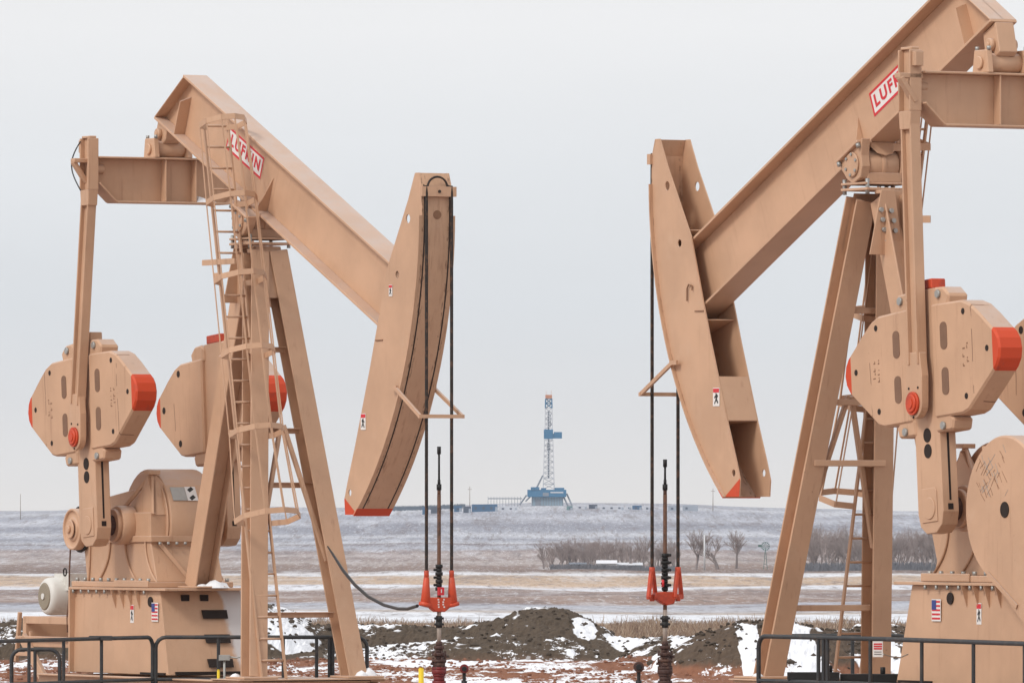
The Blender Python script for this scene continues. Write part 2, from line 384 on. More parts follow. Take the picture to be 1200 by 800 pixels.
        q = MB(); q.tube([(-4.52, -.5, 2.8), (-4.53, -.52, 2.3), (-4.50, -.54, 1.95), (-4.43, -.60, 1.72), (-4.42, -.6, 1.5)], .011, 6); q.build('brake_cable', M['rust_rope'], dr)
    else:
        q = MB()
        pts = ring(-4.31, 2.88, .79, 40, R(-60), R(215), False)
        pts += [(-5.0, 2.2), (-5.85, 1.45), (-5.25, 1.35), (-4.4, 1.95)]
        pts = [(x, z) for x, z in ring(-4.31, 2.88, .79, 36, R(-72), R(170), False)] + [(-5.95, 1.55), (-5.55, 1.25), (-5.2, 1.3)]
        q.prism(pts, -.98, -.72)
        g = B(q, 'belt_guard', M['guard'], bev=.02)
        q = MB(); q.cyl((-4.34, -.99, 2.88), (-4.34, -.981, 2.88), .085, 20); q.build('inspection_hole', M['hole'], g)
        q = MB(); rr = random.Random(8)
        for k in range(60):
            x = rr.gauss(-4.02, .20); z = rr.gauss(3.24, .14)
            if z < 2.98 or math.hypot(x + 4.31, z - 2.88) > .70: continue
            a_ = R(rr.choice((52, 52, -42)) + rr.uniform(-12, 12)); l_ = rr.uniform(.02, .085)
            q.bar((x - l_ * math.cos(a_), -.981, z - l_ * math.sin(a_)), (x + l_ * math.cos(a_), -.981, z + l_ * math.sin(a_)), rr.uniform(.003, .007), .003, None, rr.choice((0, 0, 1)))
        q.build('scratch_pattern', [M['ink'], M['galv']], g)
        q = MB(); q.bb(-3.82, -3.74, -.9, -.8, 3.47, 3.56); q.cut(); q.bar((-4.0, -.992, 2.2), (-4.6, -.992, 1.85), .05, .012); q.build('bracket', T, g)
        q = MB(); q.cyl((-4.24, -.7, 2.84), (-4.24, .3, 2.84), .09, 16); B(q, 'input_shaft', M['dark'], bev=0)
    # ---- motor on its rear shelf
    q = MB()
    my0, my1, mx, mz = -.52, .2, -5.3, 1.96
    q.lathe([(my0 + u, r) for u, r in ((0, .15), (.004, .19), (.015, .212), (.035, .232), (.065, .245), (.11, .25), (.56, .25), (.62, .243), (.67, .22), (.70, .16))], mx, mz)
    q.bb(mx - .12, mx + .34, my0 + .2, my0 + .5, mz + .08, mz + .30)
    mo = B(q, 'electric_motor', M['white'], bev=0)
    q = MB(); q.cyl((mx, my0 - .012, mz), (mx, my0 + .01, mz), .165, 28, r2=.19); q.build('fan_grille', M['grille'], mo)
    q = MB(); q.cyl((mx, my0 - .03, mz), (mx, my0 - .013, mz), .04, 14); q.build('shaft_cap', M['white'], mo)
    q = MB(); q.tube([(mx + .38 + .045 * math.cos(a), -.4, 2.28 + .05 * math.sin(a)) for a in [R(i * 30) for i in range(13)]], .010, 6); q.build('lifting_eye', M['dark'], mo)
    q = MB()
    q.bb(-5.75, -4.3, -.6, -.5, 1.60, 1.70); q.bb(-5.75, -4.3, .3, .4, 1.60, 1.70); q.bb(-5.8, -5.7, -.6, .4, 1.4, 1.698)
    q.bb(-5.9, -4.3, -.66, -.602, 1.40, 1.44); q.bb(-5.6, -4.3, -.6, .4, 1.30, 1.398)
    q.bar((-5.72, -.63, 1.42), (-4.75, -.63, .62), .15, .06); q.bar((-5.88, -.6, 1.75), (-6.0, -.6, 1.1), .05, .05); q.bar((-5.98, -.6, 1.2), (-5.5, -.6, 1.2), .05, .05); q.bar((-5.52, -.6, 1.2), (-5.55, -.6, 1.5), .04, .04)
    B(q, 'motor_shelf', T)
    # ---- samson post legs
    top = {'near': (.13, -.13, 6.33), 'far': (.13, .13, 6.33), 'rear': (-.22, 0, 6.33)}
    q = MB(); q.ibeam((1.22, -.70, .99), top['near'], .26, .25, (1, 0, 0)); q.bb(.98, 1.5, -.98, -.50, .992, 1.02); B(q, 'samson_leg', T)
    q = MB(); q.ibeam((1.22, .70, .99), top['far'], .26, .25, (1, 0, 0)); q.bb(.98, 1.5, .48, .98, .992, 1.02); B(q, 'samson_leg', T)
    q = MB(); q.ibeam((-1.76, 0, 2.1), top['rear'], .27, .30, (0, 1, 0)); q.bb(-1.98, -1.4, -.2, .2, 2.097, 2.12); B(q, 'samson_leg', T)
    q = MB()
    for z, ext in ((1.78, -.10), (3.4, .02), (4.08, -.10), (5.1, -.08)):
        t = (z - .99) / (6.33 - .99); x = 1.22 + (.13 - 1.22) * t; y = .70 + (.13 - .70) * t + ext; o_ = -.145 if ext > 0 else -.05
        q.cut(); q.bb(x + o_, x + o_ + .012, -y, y, z - .035, z + .035); q.bb(x + o_ + .012, x + o_ + .06, -y, y, z + .022, z + .034)
    q.cut(); q.bar((.60, -.02, 4.15), (.90, -.48, 2.45), .06, .05); q.cut(); q.bar((.60, .02, 4.15), (.90, .48, 2.45), .06, .05)
    B(q, 'cross_brace', T)
    # ---- post head with gusset plates, cap and bearing
    q = MB()
    q.add([(.34, -.24, 5.75), (.22, -.17, 6.4), (.22, .17, 6.4), (.34, .24, 5.75)], [(0, 1, 2, 3)])
    q.prism([(-.33, 5.70), (.10, 5.70), (.0, 6.42), (-.18, 6.42)], -.40, -.385, 'x'); q.prism([(-.18, 6.38), (.0, 6.38), (.0, 6.42), (-.18, 6.42)], -.385, -.25, 'x')
    q.prism([(-.13, 5.9), (.34, 5.62), (.24, 6.42), (.05, 6.42)], -.31, -.30, 'x')
    q.bb(-.29, .29, -.30, .30, 6.42, 6.45); q.bb(-.27, .27, -.31, .31, 6.485, 6.51)
    for y in (-.16, .16): q.prism([(-.17, 6.51), (.17, 6.51), (.09, 6.70), (-.09, 6.70)], y - .012, y + .012)
    post = B(q, 'post_head', T)
    q = MB()
    for dy, z in ((-.19, 6.20), (-.06, 6.19), (-.17, 6.09), (-.03, 6.08), (-.15, 5.98), (-.01, 5.97), (-.11, 5.86)): q.cut(); q.cyl((-.40, dy, z), (-.43, dy, z), .027, 8)
    for x in (-.25, .25):
        for y in (-.27, .27): q.cut(); q.cyl((x, y, 6.38), (x, y, 6.55), .024, 8)
    B(q, 'bolt', M['galv'], post, 0)
    q = MB()
    q.cyl((0, -.19, ZB), (0, .19, ZB), .175, 28); q.cyl((0, -.03, ZB), (0, .03, ZB), .185, 28)
    q.bb(-.17, .17, -.22, .22, 6.512, 6.62)
    B(q, 'centre_bearing', T, bev=.008)
    # ---- walking beam (frame tilted about the centre bearing)
    P0 = (0, 0, ZB); rot = (0, R(tilt), 0)
    q = MB()
    b0, t0 = .18, 1.01
    q.bb(-2.50, 4.25, -.17, .17, t0 - .032, t0); 
    q.bb(-3.07, 4.25, -.17, .17, b0, b0 + .032)
    q.prism([(-3.07, b0 + .032), (4.25, b0 + .032), (4.25, t0 - .032), (-2.50, t0 - .032)], -.011, .011)
    q.add([(-3.07, -.17, b0 + .032), (-3.07, .17, b0 + .032), (-2.50, .17, t0 - .032), (-2.50, -.17, t0 - .032), (-3.05, -.17, b0 + .032), (-3.05, .17, b0 + .032), (-2.48, .17, t0 - .032), (-2.48, -.17, t0 - .032)], [(0, 1, 2, 3), (4, 7, 6, 5), (0, 4, 5, 1), (2, 6, 7, 3), (0, 3, 7, 4), (1, 5, 6, 2)])
    beam = B(q, 'walking_beam', M['tan2'], loc=P0, rot=rot, bev=.004)
    q = MB()
    for s_ in (-1, 1):
        q.cut(); q.prism([(s_ * .012, .212), (s_ * .16, .212), (s_ * .16, .66), (s_ * .012, .72)], -2.47, -2.455, 'x')
        q.cut(); q.prism([(s_ * .012, .212), (s_ * .165, .212), (s_ * .012, .66)], .12, .14, 'x')
    B(q, 'stiffener', T, beam, 0)
    # name board painted on the web
    q = MB(); y = -.0135
    q.bb(-1.27, -.20, y - .001, y + .002, .50, .79, 0)
    for (x0, x1, z0, z1) in ((-1.27, -.20, .50, .53), (-1.27, -.20, .76, .79), (-1.27, -1.24, .53, .76), (-.23, -.20, .53, .76)): q.bb(x0, x1, y - .0025, y - .0012, z0, z1, 1)
    nb = q.build('name_board', [M['signw'], M['red']], beam)
    yt = m * (y - .004)
    text_mesh('LUFKIN', .14, M['red'], nb, (-.725, yt, .645), (m, 0, 0), (0, 0, 1), 1.12, bold=.034)
    # near and far saddle bearing lugs under the beam
    q = MB()
    for s_ in (-1, 1):
        q.prism([(-.30, .178), (.26, .178), (.25, .06), (.19, -.08), (.10, -.19), (-.08, -.20), (-.17, -.10), (-.20, .02)], s_ * .20, s_ * .31)
        q.prism([(-.26, .178), (.26, .178), (.26, .145), (-.26, .145)], s_ * .16, s_ * .36)
        q.prism(ring(0, 0, .14, 20), s_ * .311, s_ * .335)
    q.prism([(-.19, .178), (.19, .178), (.19, .05), (.12, -.02), (0, -.05), (-.12, -.02), (-.19, .05)], -.24, -.22, 'x') if 0 else None
    q.prism([(-.17, .178), (.17, .178), (.17, .12), (.10, .04), (0, .01), (-.10, .04), (-.17, .12)], -.22, -.205, 'x')
    sad = B(q, 'saddle', M['tan2'], beam, .01)
    q = MB()
    for x in (-.23, .23):
        for y in (-.335, .335): q.cut(); q.cyl((x, y, .10), (x, y, .145), .026, 8)
    for k in range(6): a = k * math.pi / 3; q.cut(); q.cyl((.115 * math.cos(a), -.335, .115 * math.sin(a)), (.115 * math.cos(a), -.35, .115 * math.sin(a)), .018, 8)
    B(q, 'bolt', M['galv'], sad, 0)
    # ---- horse head
    hp = [(4.60, 7.17), (4.42, 6.85), (3.86, 6.02), (3.60, 5.33), (3.40, 4.81), (3.22, 4.38), (3.01, 3.88), (2.80, 3.42), (2.72, 3.22), (2.74, 3.03), (2.98, 3.03)]
    arc = []
    def arcpt(z, r=4.77): return (math.sqrt(max(r * r - (z - ZB) ** 2, 0)), z)
    zt = 6.98
    for i in range(1, 25):
        z = 3.03 + (zt - 3.03) * (i / 24); arc.append(arcpt(z))
    x_low = arcpt(3.03)[0]
    outline = hp[:-1] + [(x_low - .0, 3.03)] + arc + [(4.70, 7.17)]
    q = MB()
    for s_ in (-1, 1): q.prism(outline, s_ * .205, s_ * .19)
    head = B(q, 'horse_head', M['head'], bev=0)
    q = MB()
    fa = [(x_low, 3.03)] + arc
    fa.append((4.69, 7.165))
    for i in range(len(fa) - 1):
        (x0, z0), (x1, z1) = fa[i], fa[i + 1]
        w = .247 if (z1 < 6.80) else .206
        nx0, nz0 = x0 / 4.77, (z0 - ZB) / 4.77; nx1, nz1 = x1 / 4.77, (z1 - ZB) / 4.77
        o_ = .022
        q.add([(x0, -w, z0), (x0, w, z0), (x1, w, z1), (x1, -w, z1), (x0 + nx0 * o_, -w, z0 + nz0 * o_), (x0 + nx0 * o_, w, z0 + nz0 * o_), (x1 + nx1 * o_, w, z1 + nz1 * o_), (x1 + nx1 * o_, -w, z1 + nz1 * o_)],
              [(0, 1, 2, 3), (4, 7, 6, 5), (0, 4, 5, 1), (2, 6, 7, 3), (0, 3, 7, 4), (1, 5, 6, 2)])
    q.add([(x_low, -.206, 3.03), (x_low, .206, 3.03), (2.74, .19, 3.03), (2.74, -.19, 3.03)], [(0, 1, 2, 3)]) if 0 else None
    B(q, 'face_plate', M['face'], head, 0)
    q = MB()   # diaphragms inside the head
    q.bar((3.235, -.0, 4.40), (3.02, -.0, 3.90), .012, .376, (1, 0, 0)); q.cut(); q.bar((3.02, 0, 3.9), (3.62, 0, 3.86), .012, .376, (0, 0, 1)); q.cut(); q.bar((3.235, 0, 4.40), (4.05, 0, 4.36), .012, .376, (0, 0, 1))
    q.cut(); q.bar((4.02, 0, 6.10), (4.68, 0, 5.85), .012, .376, (0, 0, 1)); q.cut(); q.bar((3.56, 0, 5.06), (4.28, 0, 4.86), .012, .376, (0, 0, 1))
    B(q, 'diaphragm', T, head, 0)
    q = MB()   # rope hanger on top: half ring and clamp bar
    q.tube([(4.80, .135 * math.cos(a), 6.99 + .13 * math.sin(a)) for a in [math.pi * i / 12 for i in range(13)]], .014, 6, 1)
    q.bb(4.77, 4.85, -.235, .235, 6.88, 7.0)
    q.cyl((4.85, 0, 6.94), (4.86, 0, 6.94), .02, 10, 1)
    B(q, 'rope_hanger', [T, M['rope']], head, 0)
    q = MB()   # lifting holes cut through both side plates
    for (x, z, r) in ((4.42, 6.62, .055), (2.87, 3.30, .042), (4.13, 5.95, .045)): q.cyl((x, -.3, z), (x, .3, z), r, 16)
    cutter = q.build('cutter', T, root); punch(head, cutter)
    q = MB(); q.bar((3.76, -.21, 5.16), (3.56, -.21, 5.16), .014, .012); q.cut(); q.cyl((4.772, 0, 6.66), (4.797, 0, 6.66), .055, 14); B(q, 'weld_and_hole_mark', M['ink'], head, 0)  # bar is the weld mark, disc stands in for a face plate hole
    q = MB()
    if side == 'R': q.tube([(3.92, -.225, 5.28), (3.92, -.225, 5.42), (3.88, -.225, 5.47), (3.80, -.225, 5.45), (3.80, -.225, 5.40)], .009, 6); q.build('hook', M['ink'], head)
    # rope guide frame
    q = MB()
    for s_ in (-1, 1): q.cut(); q.bar((4.18, s_ * .265, 4.58), (4.90, s_ * .29, 4.22), .045, .03); q.bb(4.08, 4.24, s_ * .25, s_ * .28, 4.55, 4.60)
    q.cut(); q.bar((4.90, -.31, 4.22), (4.90, .31, 4.22), .045, .035)
    B(q, 'rope_guide', T, head, 0)
    if side == 'L':
        s1 = sticker(head, 3.97, 5.76, -.208, .09, .14, 'none'); s2 = sticker(head, 3.24, 4.17, -.208, .13, .20, 'warn')
    else:
        s2 = sticker(head, 3.26, 4.17, -.208, .15, .21, 'warn')
    # ---- equalizer and tail bearing
    t = R(tilt - 1.5); tx, tz = -2.66, 7.72
    q = MB()
    ez0, ez1 = 7.02, 7.61
    q.bb(tx - .10, tx + .02, -1.34, -1.05, ez1 - .08, ez1 - .026); q.bb(tx - .10, tx + .02, 1.05, 1.34, ez1 - .08, ez1 - .026)
    for y0, y1, z0, z1 in ((-1.06, 1.06, ez1 - .025, ez1), (-.80, .80, ez0, ez0 + .025)): q.bb(tx - .16, tx + .16, y0, y1, z0, z1)
    q.prism([(-1.05, ez1 - .025), (-1.05, 7.28), (-.80, ez0 + .025), (.80, ez0 + .025), (1.05, 7.28), (1.05, ez1 - .025)], tx - .01, tx + .01, 'x')
    for s_ in (-1, 1):
        q.bar((tx, s_ * .80, ez0 + .012), (tx, s_ * 1.05, 7.27), .024, .32, (0, 0, 1)); q.bar((tx - .06, s_ * 1.32, 7.54), (tx - .06, s_ * 1.14, 7.28), .05, .1, (0, 0, 1))
    for y in (-.10, .33): q.bb(tx + .011, tx + .15, y - .01, y + .01, ez0 + .025, ez1 - .025); q.bb(tx - .15, tx - .011, y - .01, y + .01, ez0 + .025, ez1 - .025)
    eq = B(q, 'equalizer', T)
    q = MB(); q.add([(tx + .02, .34, ez0 + .026), (tx + .15, .34, ez0 + .026), (tx + .15, .62, ez0 + .026), (tx + .02, .62, ez0 + .026), (tx + .03, .35, ez0 + .12), (tx + .09, .4, ez0 + .10)], [(0, 1, 2, 3), (0, 4, 5, 1), (1, 5, 2), (4, 3, 2, 5), (0, 3, 4)])
    q.build('snow_drift', M['snow'], eq)
    q = MB()
    q.cyl((tx, -.20, tz), (tx, .20, tz), .11, 24)
    for s_ in (-1, 1): q.prism([(tx - .17, ez1), (tx + .17, ez1), (tx + .13, tz + .14), (tx - .13, tz + .14)], s_ * .2, s_ * .27)
    for s_ in (-1, 1): q.cyl((tx, s_ * .27, tz), (tx, s_ * .3, tz), .07, 16)
    zl_ = lambda x: ZB + (.172 - x * math.sin(R(tilt))) / math.cos(R(tilt))
    q.prism([(tx - .15, tz + .12), (tx - .09, tz + .07), (tx, tz + .12), (tx + .09, tz + .07), (tx + .16, tz + .12), (tx + .20, zl_(tx + .20)), (tx - .06, zl_(tx - .06)), (tx - .11, tz + .26)], -.115, .115)
    for s_ in (-1, 1): q.cyl((tx, s_ * .115, tz + .20), (tx, s_ * .17, tz + .20), .07, 18); q.cyl((tx, s_ * .17, tz + .20), (tx, s_ * .185, tz + .20), .03, 10)
    tb = B(q, 'tail_bearing', M['tan2'], bev=.008)
    q = MB()
    for x in (-.12, .12):
        for s_ in (-1, 1): q.cut(); q.cyl((tx + x, s_ * .235, tz + .14), (tx + x, s_ * .235, tz + .18), .024, 8)
    B(q, 'bolt', M['galv'], tb, 0)
    q = MB()
    if side == 'L': q.tube([(tx - .06 - .30 * math.sin(k / 14 * 3.14) * (1 - .25 * k / 14), -1.22, 7.80 - .62 * k / 14) for k in range(15)], .009, 6)
    else: q.tube([(tx - .15, .2, 7.80), (tx - .55, .4, 7.62), (tx - .6, .7, 7.5), (tx - .3, .55, 7.55), (tx, .3, 7.63)], .014, 6)
    q.build('grease_hose', M['rubber'], eq)
    # ---- pitman arms
    wx = XS + RW * math.sin(R(cc)); wz = ZS + RW * math.cos(R(cc))
    for s_ in (-1, 1):
        q = MB(); yc = s_ * 1.14
        a = Vector((tx + .03, yc, 7.15)); b_ = Vector((wx, yc, wz + .42)); e = Vector((wx, yc, wz))
        up = (0, 1, 0)
        q.ibeam(a, b_, .215, .125, (1, 0, 0), .026, .03)
        u = (b_ - a).normalized()
        q.ibeam(Vector((tx + .03, yc, 7.18)), Vector((tx + .03, yc, 7.84)), .26, .15, (1, 0, 0), .026, .03)
        q.prism([(tx - .10, 7.18), (tx + .16, 7.18), (tx + .137, 6.98), (tx - .077, 6.98)], yc - .066, yc + .066)
        q.bb(tx - .085, tx + .145, yc - .05, yc + .05, 7.84, 7.87)
        q.prism([(wx - .115, wz + .55), (wx + .115, wz + .55), (wx + .165, wz + .3), (wx + .165, wz)] + ring(wx, wz, .165, 12, 0, -math.pi, False)[1:] + [(wx - .165, wz + .3)], yc - .045, yc + .045)
        q.bb(tx - .18, tx - .10, yc - .05, yc + .05, 7.66, 7.82); q.cyl((tx + .03, yc - s_ * .2, 7.45), (tx + .03, yc, 7.45), .06, 12)
        pit = B(q, 'pitman_arm', T)
        q = MB(); o_ = s_
        q.cyl((wx, yc + o_ * .046, wz), (wx, yc + o_ * .075, wz), .125, 24); q.cyl((wx, yc + o_ * .075, wz), (wx, yc + o_ * .095, wz), .105, 24, r2=.09); q.cyl((wx, yc + o_ * .095, wz), (wx, yc + o_ * .105, wz), .055, 20)
        q.build('wrist_pin_cap', M['orange'], pit)
        q = MB()
        for (dx, dz) in ((-.09, .17), (.1, .16), (0, -.15)): q.cut(); q.cyl((wx + dx, yc + o_ * .046, wz + dz), (wx + dx, yc + o_ * .052, wz + dz), .014, 8)
        q.build('bolt_hole', M['hole'], pit)
    # ---- cranks with counterweights (own frame at the shaft, z along the arm)
    for s_ in (-1, 1):
        L = (XS, 0, ZS); ro = (0, R(cc), 0)
        q = MB(); yo, yi = s_ * 1.03, s_ * .83
        q.prism([(-.262, -.05), (-.22, -.19), (-.10, -.27), (.10, -.27), (.22, -.19), (.262, -.05), (.252, 2.36), (-.252, 2.36)], yo, yi)
        # raised pad round the shaft boss
        q.prism([(-.15, -.15), (.17, -.15), (.17, .22), (-.12, .22), (-.15, .18)], yo, yo + s_ * .012)
        q.cyl((0, yo + s_ * .01, 0), (0, yo + s_ * .024, 0), .12, 24)
        cr = B(q, 'crank', T, loc=L, rot=ro, bev=.02)
        q = MB(); q.cyl((0, s_ * .60, 0), (0, yi, 0), .13, 24); q.cyl((0, s_ * .79, 0), (0, yi, 0), .19, 24, 1); q.build('crankshaft', [M['brown_iron'], T], cr, .01)
        q = MB(); q.bb(-.20, .20, min(yo, yi) + .01, max(yo, yi) - .01, 2.362, 2.47)
        q.build('crank_tip', M['orange'] if not (side == 'L' and s_ < 0) else T, cr, .01)
        q = MB()
        for sx_ in (-1, 1): q.cut(); q.bb(sx_ * .256, sx_ * .2615, s_ * .945, s_ * .918, -.02, .90); q.bb(sx_ * .262, sx_ * .265, s_ * .965, s_ * .90, -.03, .035)
        for z in (.62, .79): q.cut(); q.cyl((.0, yo + s_ * .002, z), (0, yo + s_ * .006, z), .078, 18)
        q.build('crank_slot', M['hole'], cr)
        for sx_ in (-1, 1):
            q = MB(); y0, y1 = s_ * 1.075, s_ * .775
            zc_ = 1.58
            prof = [(.245, .60), (.32, .60), (.88, .585), (1.05, .53), (1.24, .41), (1.42, .28)] + [(1.55, .19), (1.61, .11), (1.635, .0), (1.61, -.11), (1.54, -.20)] + [(1.38, -.31), (.95, -.60), (.82, -.63), (.245, -.63)]
            q.prism([(sx_ * x, zc_ + z) for x, z in prof], y0, y1)
            for z in (.66, -.68):  # clamp ears with bolt
                q.prism([(sx_ * x, zc_ + zz) for x, zz in ((.22, z - .10), (.22, z + .07), (.30, z + .12), (.48, z + .11), (.60, z + .02), (.56, z - .10))], s_ * 1.055, s_ * .80)
            cw = B(q, 'counterweight', M['weight'], cr, .022)
            q = MB()
            for z in (.24, -.25):
                n_ = 8; xs_ = .50
                slot = [(sx_ * (xs_ + .07 * math.cos(a)), zc_ + z + .10 + .05 * math.sin(a)) for a in [math.pi * i / 6 for i in range(7)]] + [(sx_ * (xs_ + .07 * math.cos(a)), zc_ + z - .10 + .05 * math.sin(a)) for a in [math.pi + math.pi * i / 6 for i in range(7)]]
                q.cut(); q.prism(slot, y0 + s_ * .001, y0 + s_ * .005)
            q.build('weight_slot', M['slot'], cw)
            q = MB()
            for (x, z) in ((.92, .46), (1.38, .02), (.92, -.45)): q.cut(); q.cyl((sx_ * x, y0 + s_ * .001, zc_ + z), (sx_ * x, y0 + s_ * .004, zc_ + z), .034, 12)
            for (x, z) in ((.92, .46), (1.38, .02), (.92, -.45)): q.cut(); q.cyl((sx_ * x, y1 - s_ * .001, zc_ + z), (sx_ * x, y1 - s_ * .004, zc_ + z), .045, 12)
            q.build('bolt_hole', M['hole'], cw)
            q = MB()
            for z in (.70, -.72): q.cut(); q.cyl((sx_ * .40, s_ * 1.05, zc_ + z), (sx_ * .40, s_ * 1.085, zc_ + z), .045, 6)
            q.build('bolt', M['galv'], cw)
            # cast lettering, worn until nobody can read it
            q = MB(); rr = random.Random(11 + sx_)
            for c_ in range(2):
                zz = -.13 + .04 * c_
                while zz < .11:
                    h = rr.uniform(.02, .045)
                    if rr.random() < .72:
                        x = .92 + c_ * .085 - .04; q.bb(sx_ * x, sx_ * (x + rr.uniform(.012, .05)), y0 + s_ * .0005, y0 + s_ * .003, zc_ + zz, zc_ + zz + h * .35)
                        if rr.random() < .6: q.bb(sx_ * x, sx_ * (x + .010), y0 + s_ * .0035, y0 + s_ * .004, zc_ + zz, zc_ + zz + h)
                    zz += h + .012
            q.build('cast_lettering', M['ink'], cw)
    # ---- ladder with safety cage (always on the machine's own right side of the post)
    ly = -.50 if side == 'L' else .42
    lx = lambda z: 1.37 - .235 * (z - 1)
    lad = empty('ladder', (0, 0, 0)); lad.parent = root
    for k in ('label', 'category'): 
        if k in lad: del lad[k]
    ztop = 8.0
    for s_ in (-1, 1):
        q = MB(); q.bar((lx(.99), ly + s_ * .17, .99), (lx(ztop), ly + s_ * .17, ztop), .045, .022, (1, 0, 0)); B(q, 'ladder_rail', T, lad, 0)
    z = 1.22
    while z < ztop:
        q = MB(); q.cyl((lx(z), ly - .17, z), (lx(z), ly + .17, z), .014, 8); q.build('rung', T, lad); z += .268
    cage = empty('safety_cage', (0, 0, 0)); cage.parent = lad
    ax = Vector((-.235, 0, 1)).normalized(); nrm = Vector((1, 0, .235)).normalized()
    section = [(-.18, 0), (-.37, .10), (-.39, .42), (-.22, .68), (0, .76), (.22, .68), (.39, .42), (.37, .10), (.18, 0)]
    q = MB()
    hz = [2.92, 4.0, 5.0, 5.93, 6.92, 7.9]
    KS = [1, .84, .82, .80, .78, .72]
    def cpt(z, a, d):
        for k in range(5):
            if z <= hz[k + 1]: f = (z - hz[k]) / (hz[k + 1] - hz[k]); kk = KS[k] + (KS[k + 1] - KS[k]) * f; break
        return Vector((lx(z), ly + a * kk, z)) + nrm * d * kk
    for z in hz:
        pts = [cpt(z, a, d) for a, d in section]
        for p0, p1 in zip(pts, pts[1:]): q.bar(p0, p1, .07, .010, ax)
    for i in (1, 2, 3, 4, 5, 6, 7):
        a, d = section[i]; d -= .008
        for k in range(5): q.bar(cpt(hz[k], a * .98, d), cpt(hz[k + 1], a * .98, d), .021, .008, (0, 1, 0) if i in (3, 4, 5) else (1, 0, 0))
    bpy.data.objects.remove(cage)
    B(q, 'safety_cage', T, lad, 0)
    q = MB()
    for z in (4.08, 5.1, 6.05):
        tt = (z - .99) / 5.34; px_ = 1.22 - 1.09 * tt
        for s_ in (-1, 1): q.cut(); q.bar((lx(z), ly + s_ * .17, z - .02), (px_ - .1, ly + s_ * .19, z - .02), .06, .012, (0, 0, 1))
    q.cut()
    if side == 'L': q.bb(lx(6.1) - .42, lx(6.1) + .5, ly - .20, ly - .16, 6.16, 6.23)
    else: q.bar((-.2, .1, 6.9), (-.52, .38, 6.9), .08, .03, (0, 0, 1)); q.cut(); q.bar((-.2, .1, 6.1), (-.52, .38, 6.1), .08, .03, (0, 0, 1))
    B(q, 'ladder_bracket', T, lad, 0)
    # snow caught on the base
    q = MB()
    for (x, y, z, r, h) in ((-1.50, .10, 2.1, .15, .10), (-1.62, .25, 2.1, .12, .07), (-1.56, -.05, 2.1, .09, .05), (1.3, .86, 1.02, .10, .10), (1.38, .72, 1.02, .09, .07), (1.1, -.9, 1.02, .07, .04)):
        n_ = 10; vs = [(x, y, z + h)]
        for rr_, hh in ((.5, .8), (.85, .4), (1, 0)):
            vs += [(x + r * rr_ * math.cos(2 * math.pi * i / n_) * random.uniform(.8, 1.15), y + r * rr_ * math.sin(2 * math.pi * i / n_) * random.uniform(.8, 1.15), z + h * hh * random.uniform(.8, 1.1) - .003) for i in range(n_)]
        fs = [(0, 1 + i, 1 + (i + 1) % n_) for i in range(n_)]
        for k in range(2): fs += [(1 + k * n_ + i, 1 + (k + 1) * n_ + i, 1 + (k + 1) * n_ + (i + 1) % n_, 1 + k * n_ + (i + 1) % n_) for i in range(n_)]
        q.cut(); q.add(vs, fs, None, True)
    q.build('snow_clump', M['snow'], root)
    MY[0] = 1
    return root
M['slot'] = simple('slot_shade_paint', (.20, .11, .068), .8, 0, .2, 8)  # darker brown paints recess shade onto the shallow counterweight slot shapes
LJ = (-3.167, 110.964, 0); RJ = (4.06, 97.991, .207)
pumpjack(LJ, R(-TH), 1, 'L', 23.9, -4.3, 'left tan pumpjack with caged ladder in front, its rounded head face towards us', True)
pumpjack(RJ, R(180 - TH), -1, 'R', 25.0, 4.7, 'right tan pumpjack cut by the frame, with scratched round belt guard and open-backed head', False)
def local(j, x, y, z):      # y: + is away from the photographer
    th = R(TH)
    if j == 'L': return Vector((LJ[0] + x * math.cos(th) + y * math.sin(th), LJ[1] - x * math.sin(th) + y * math.cos(th), z))
    return Vector((RJ[0] - x * math.cos(th) + y * math.sin(th), RJ[1] + x * math.sin(th) + y * math.cos(th), z + RJ[2]))
def frame_of(j): return (LJ, R(-TH), 1) if j == 'L' else (RJ, R(180 - TH), -1)

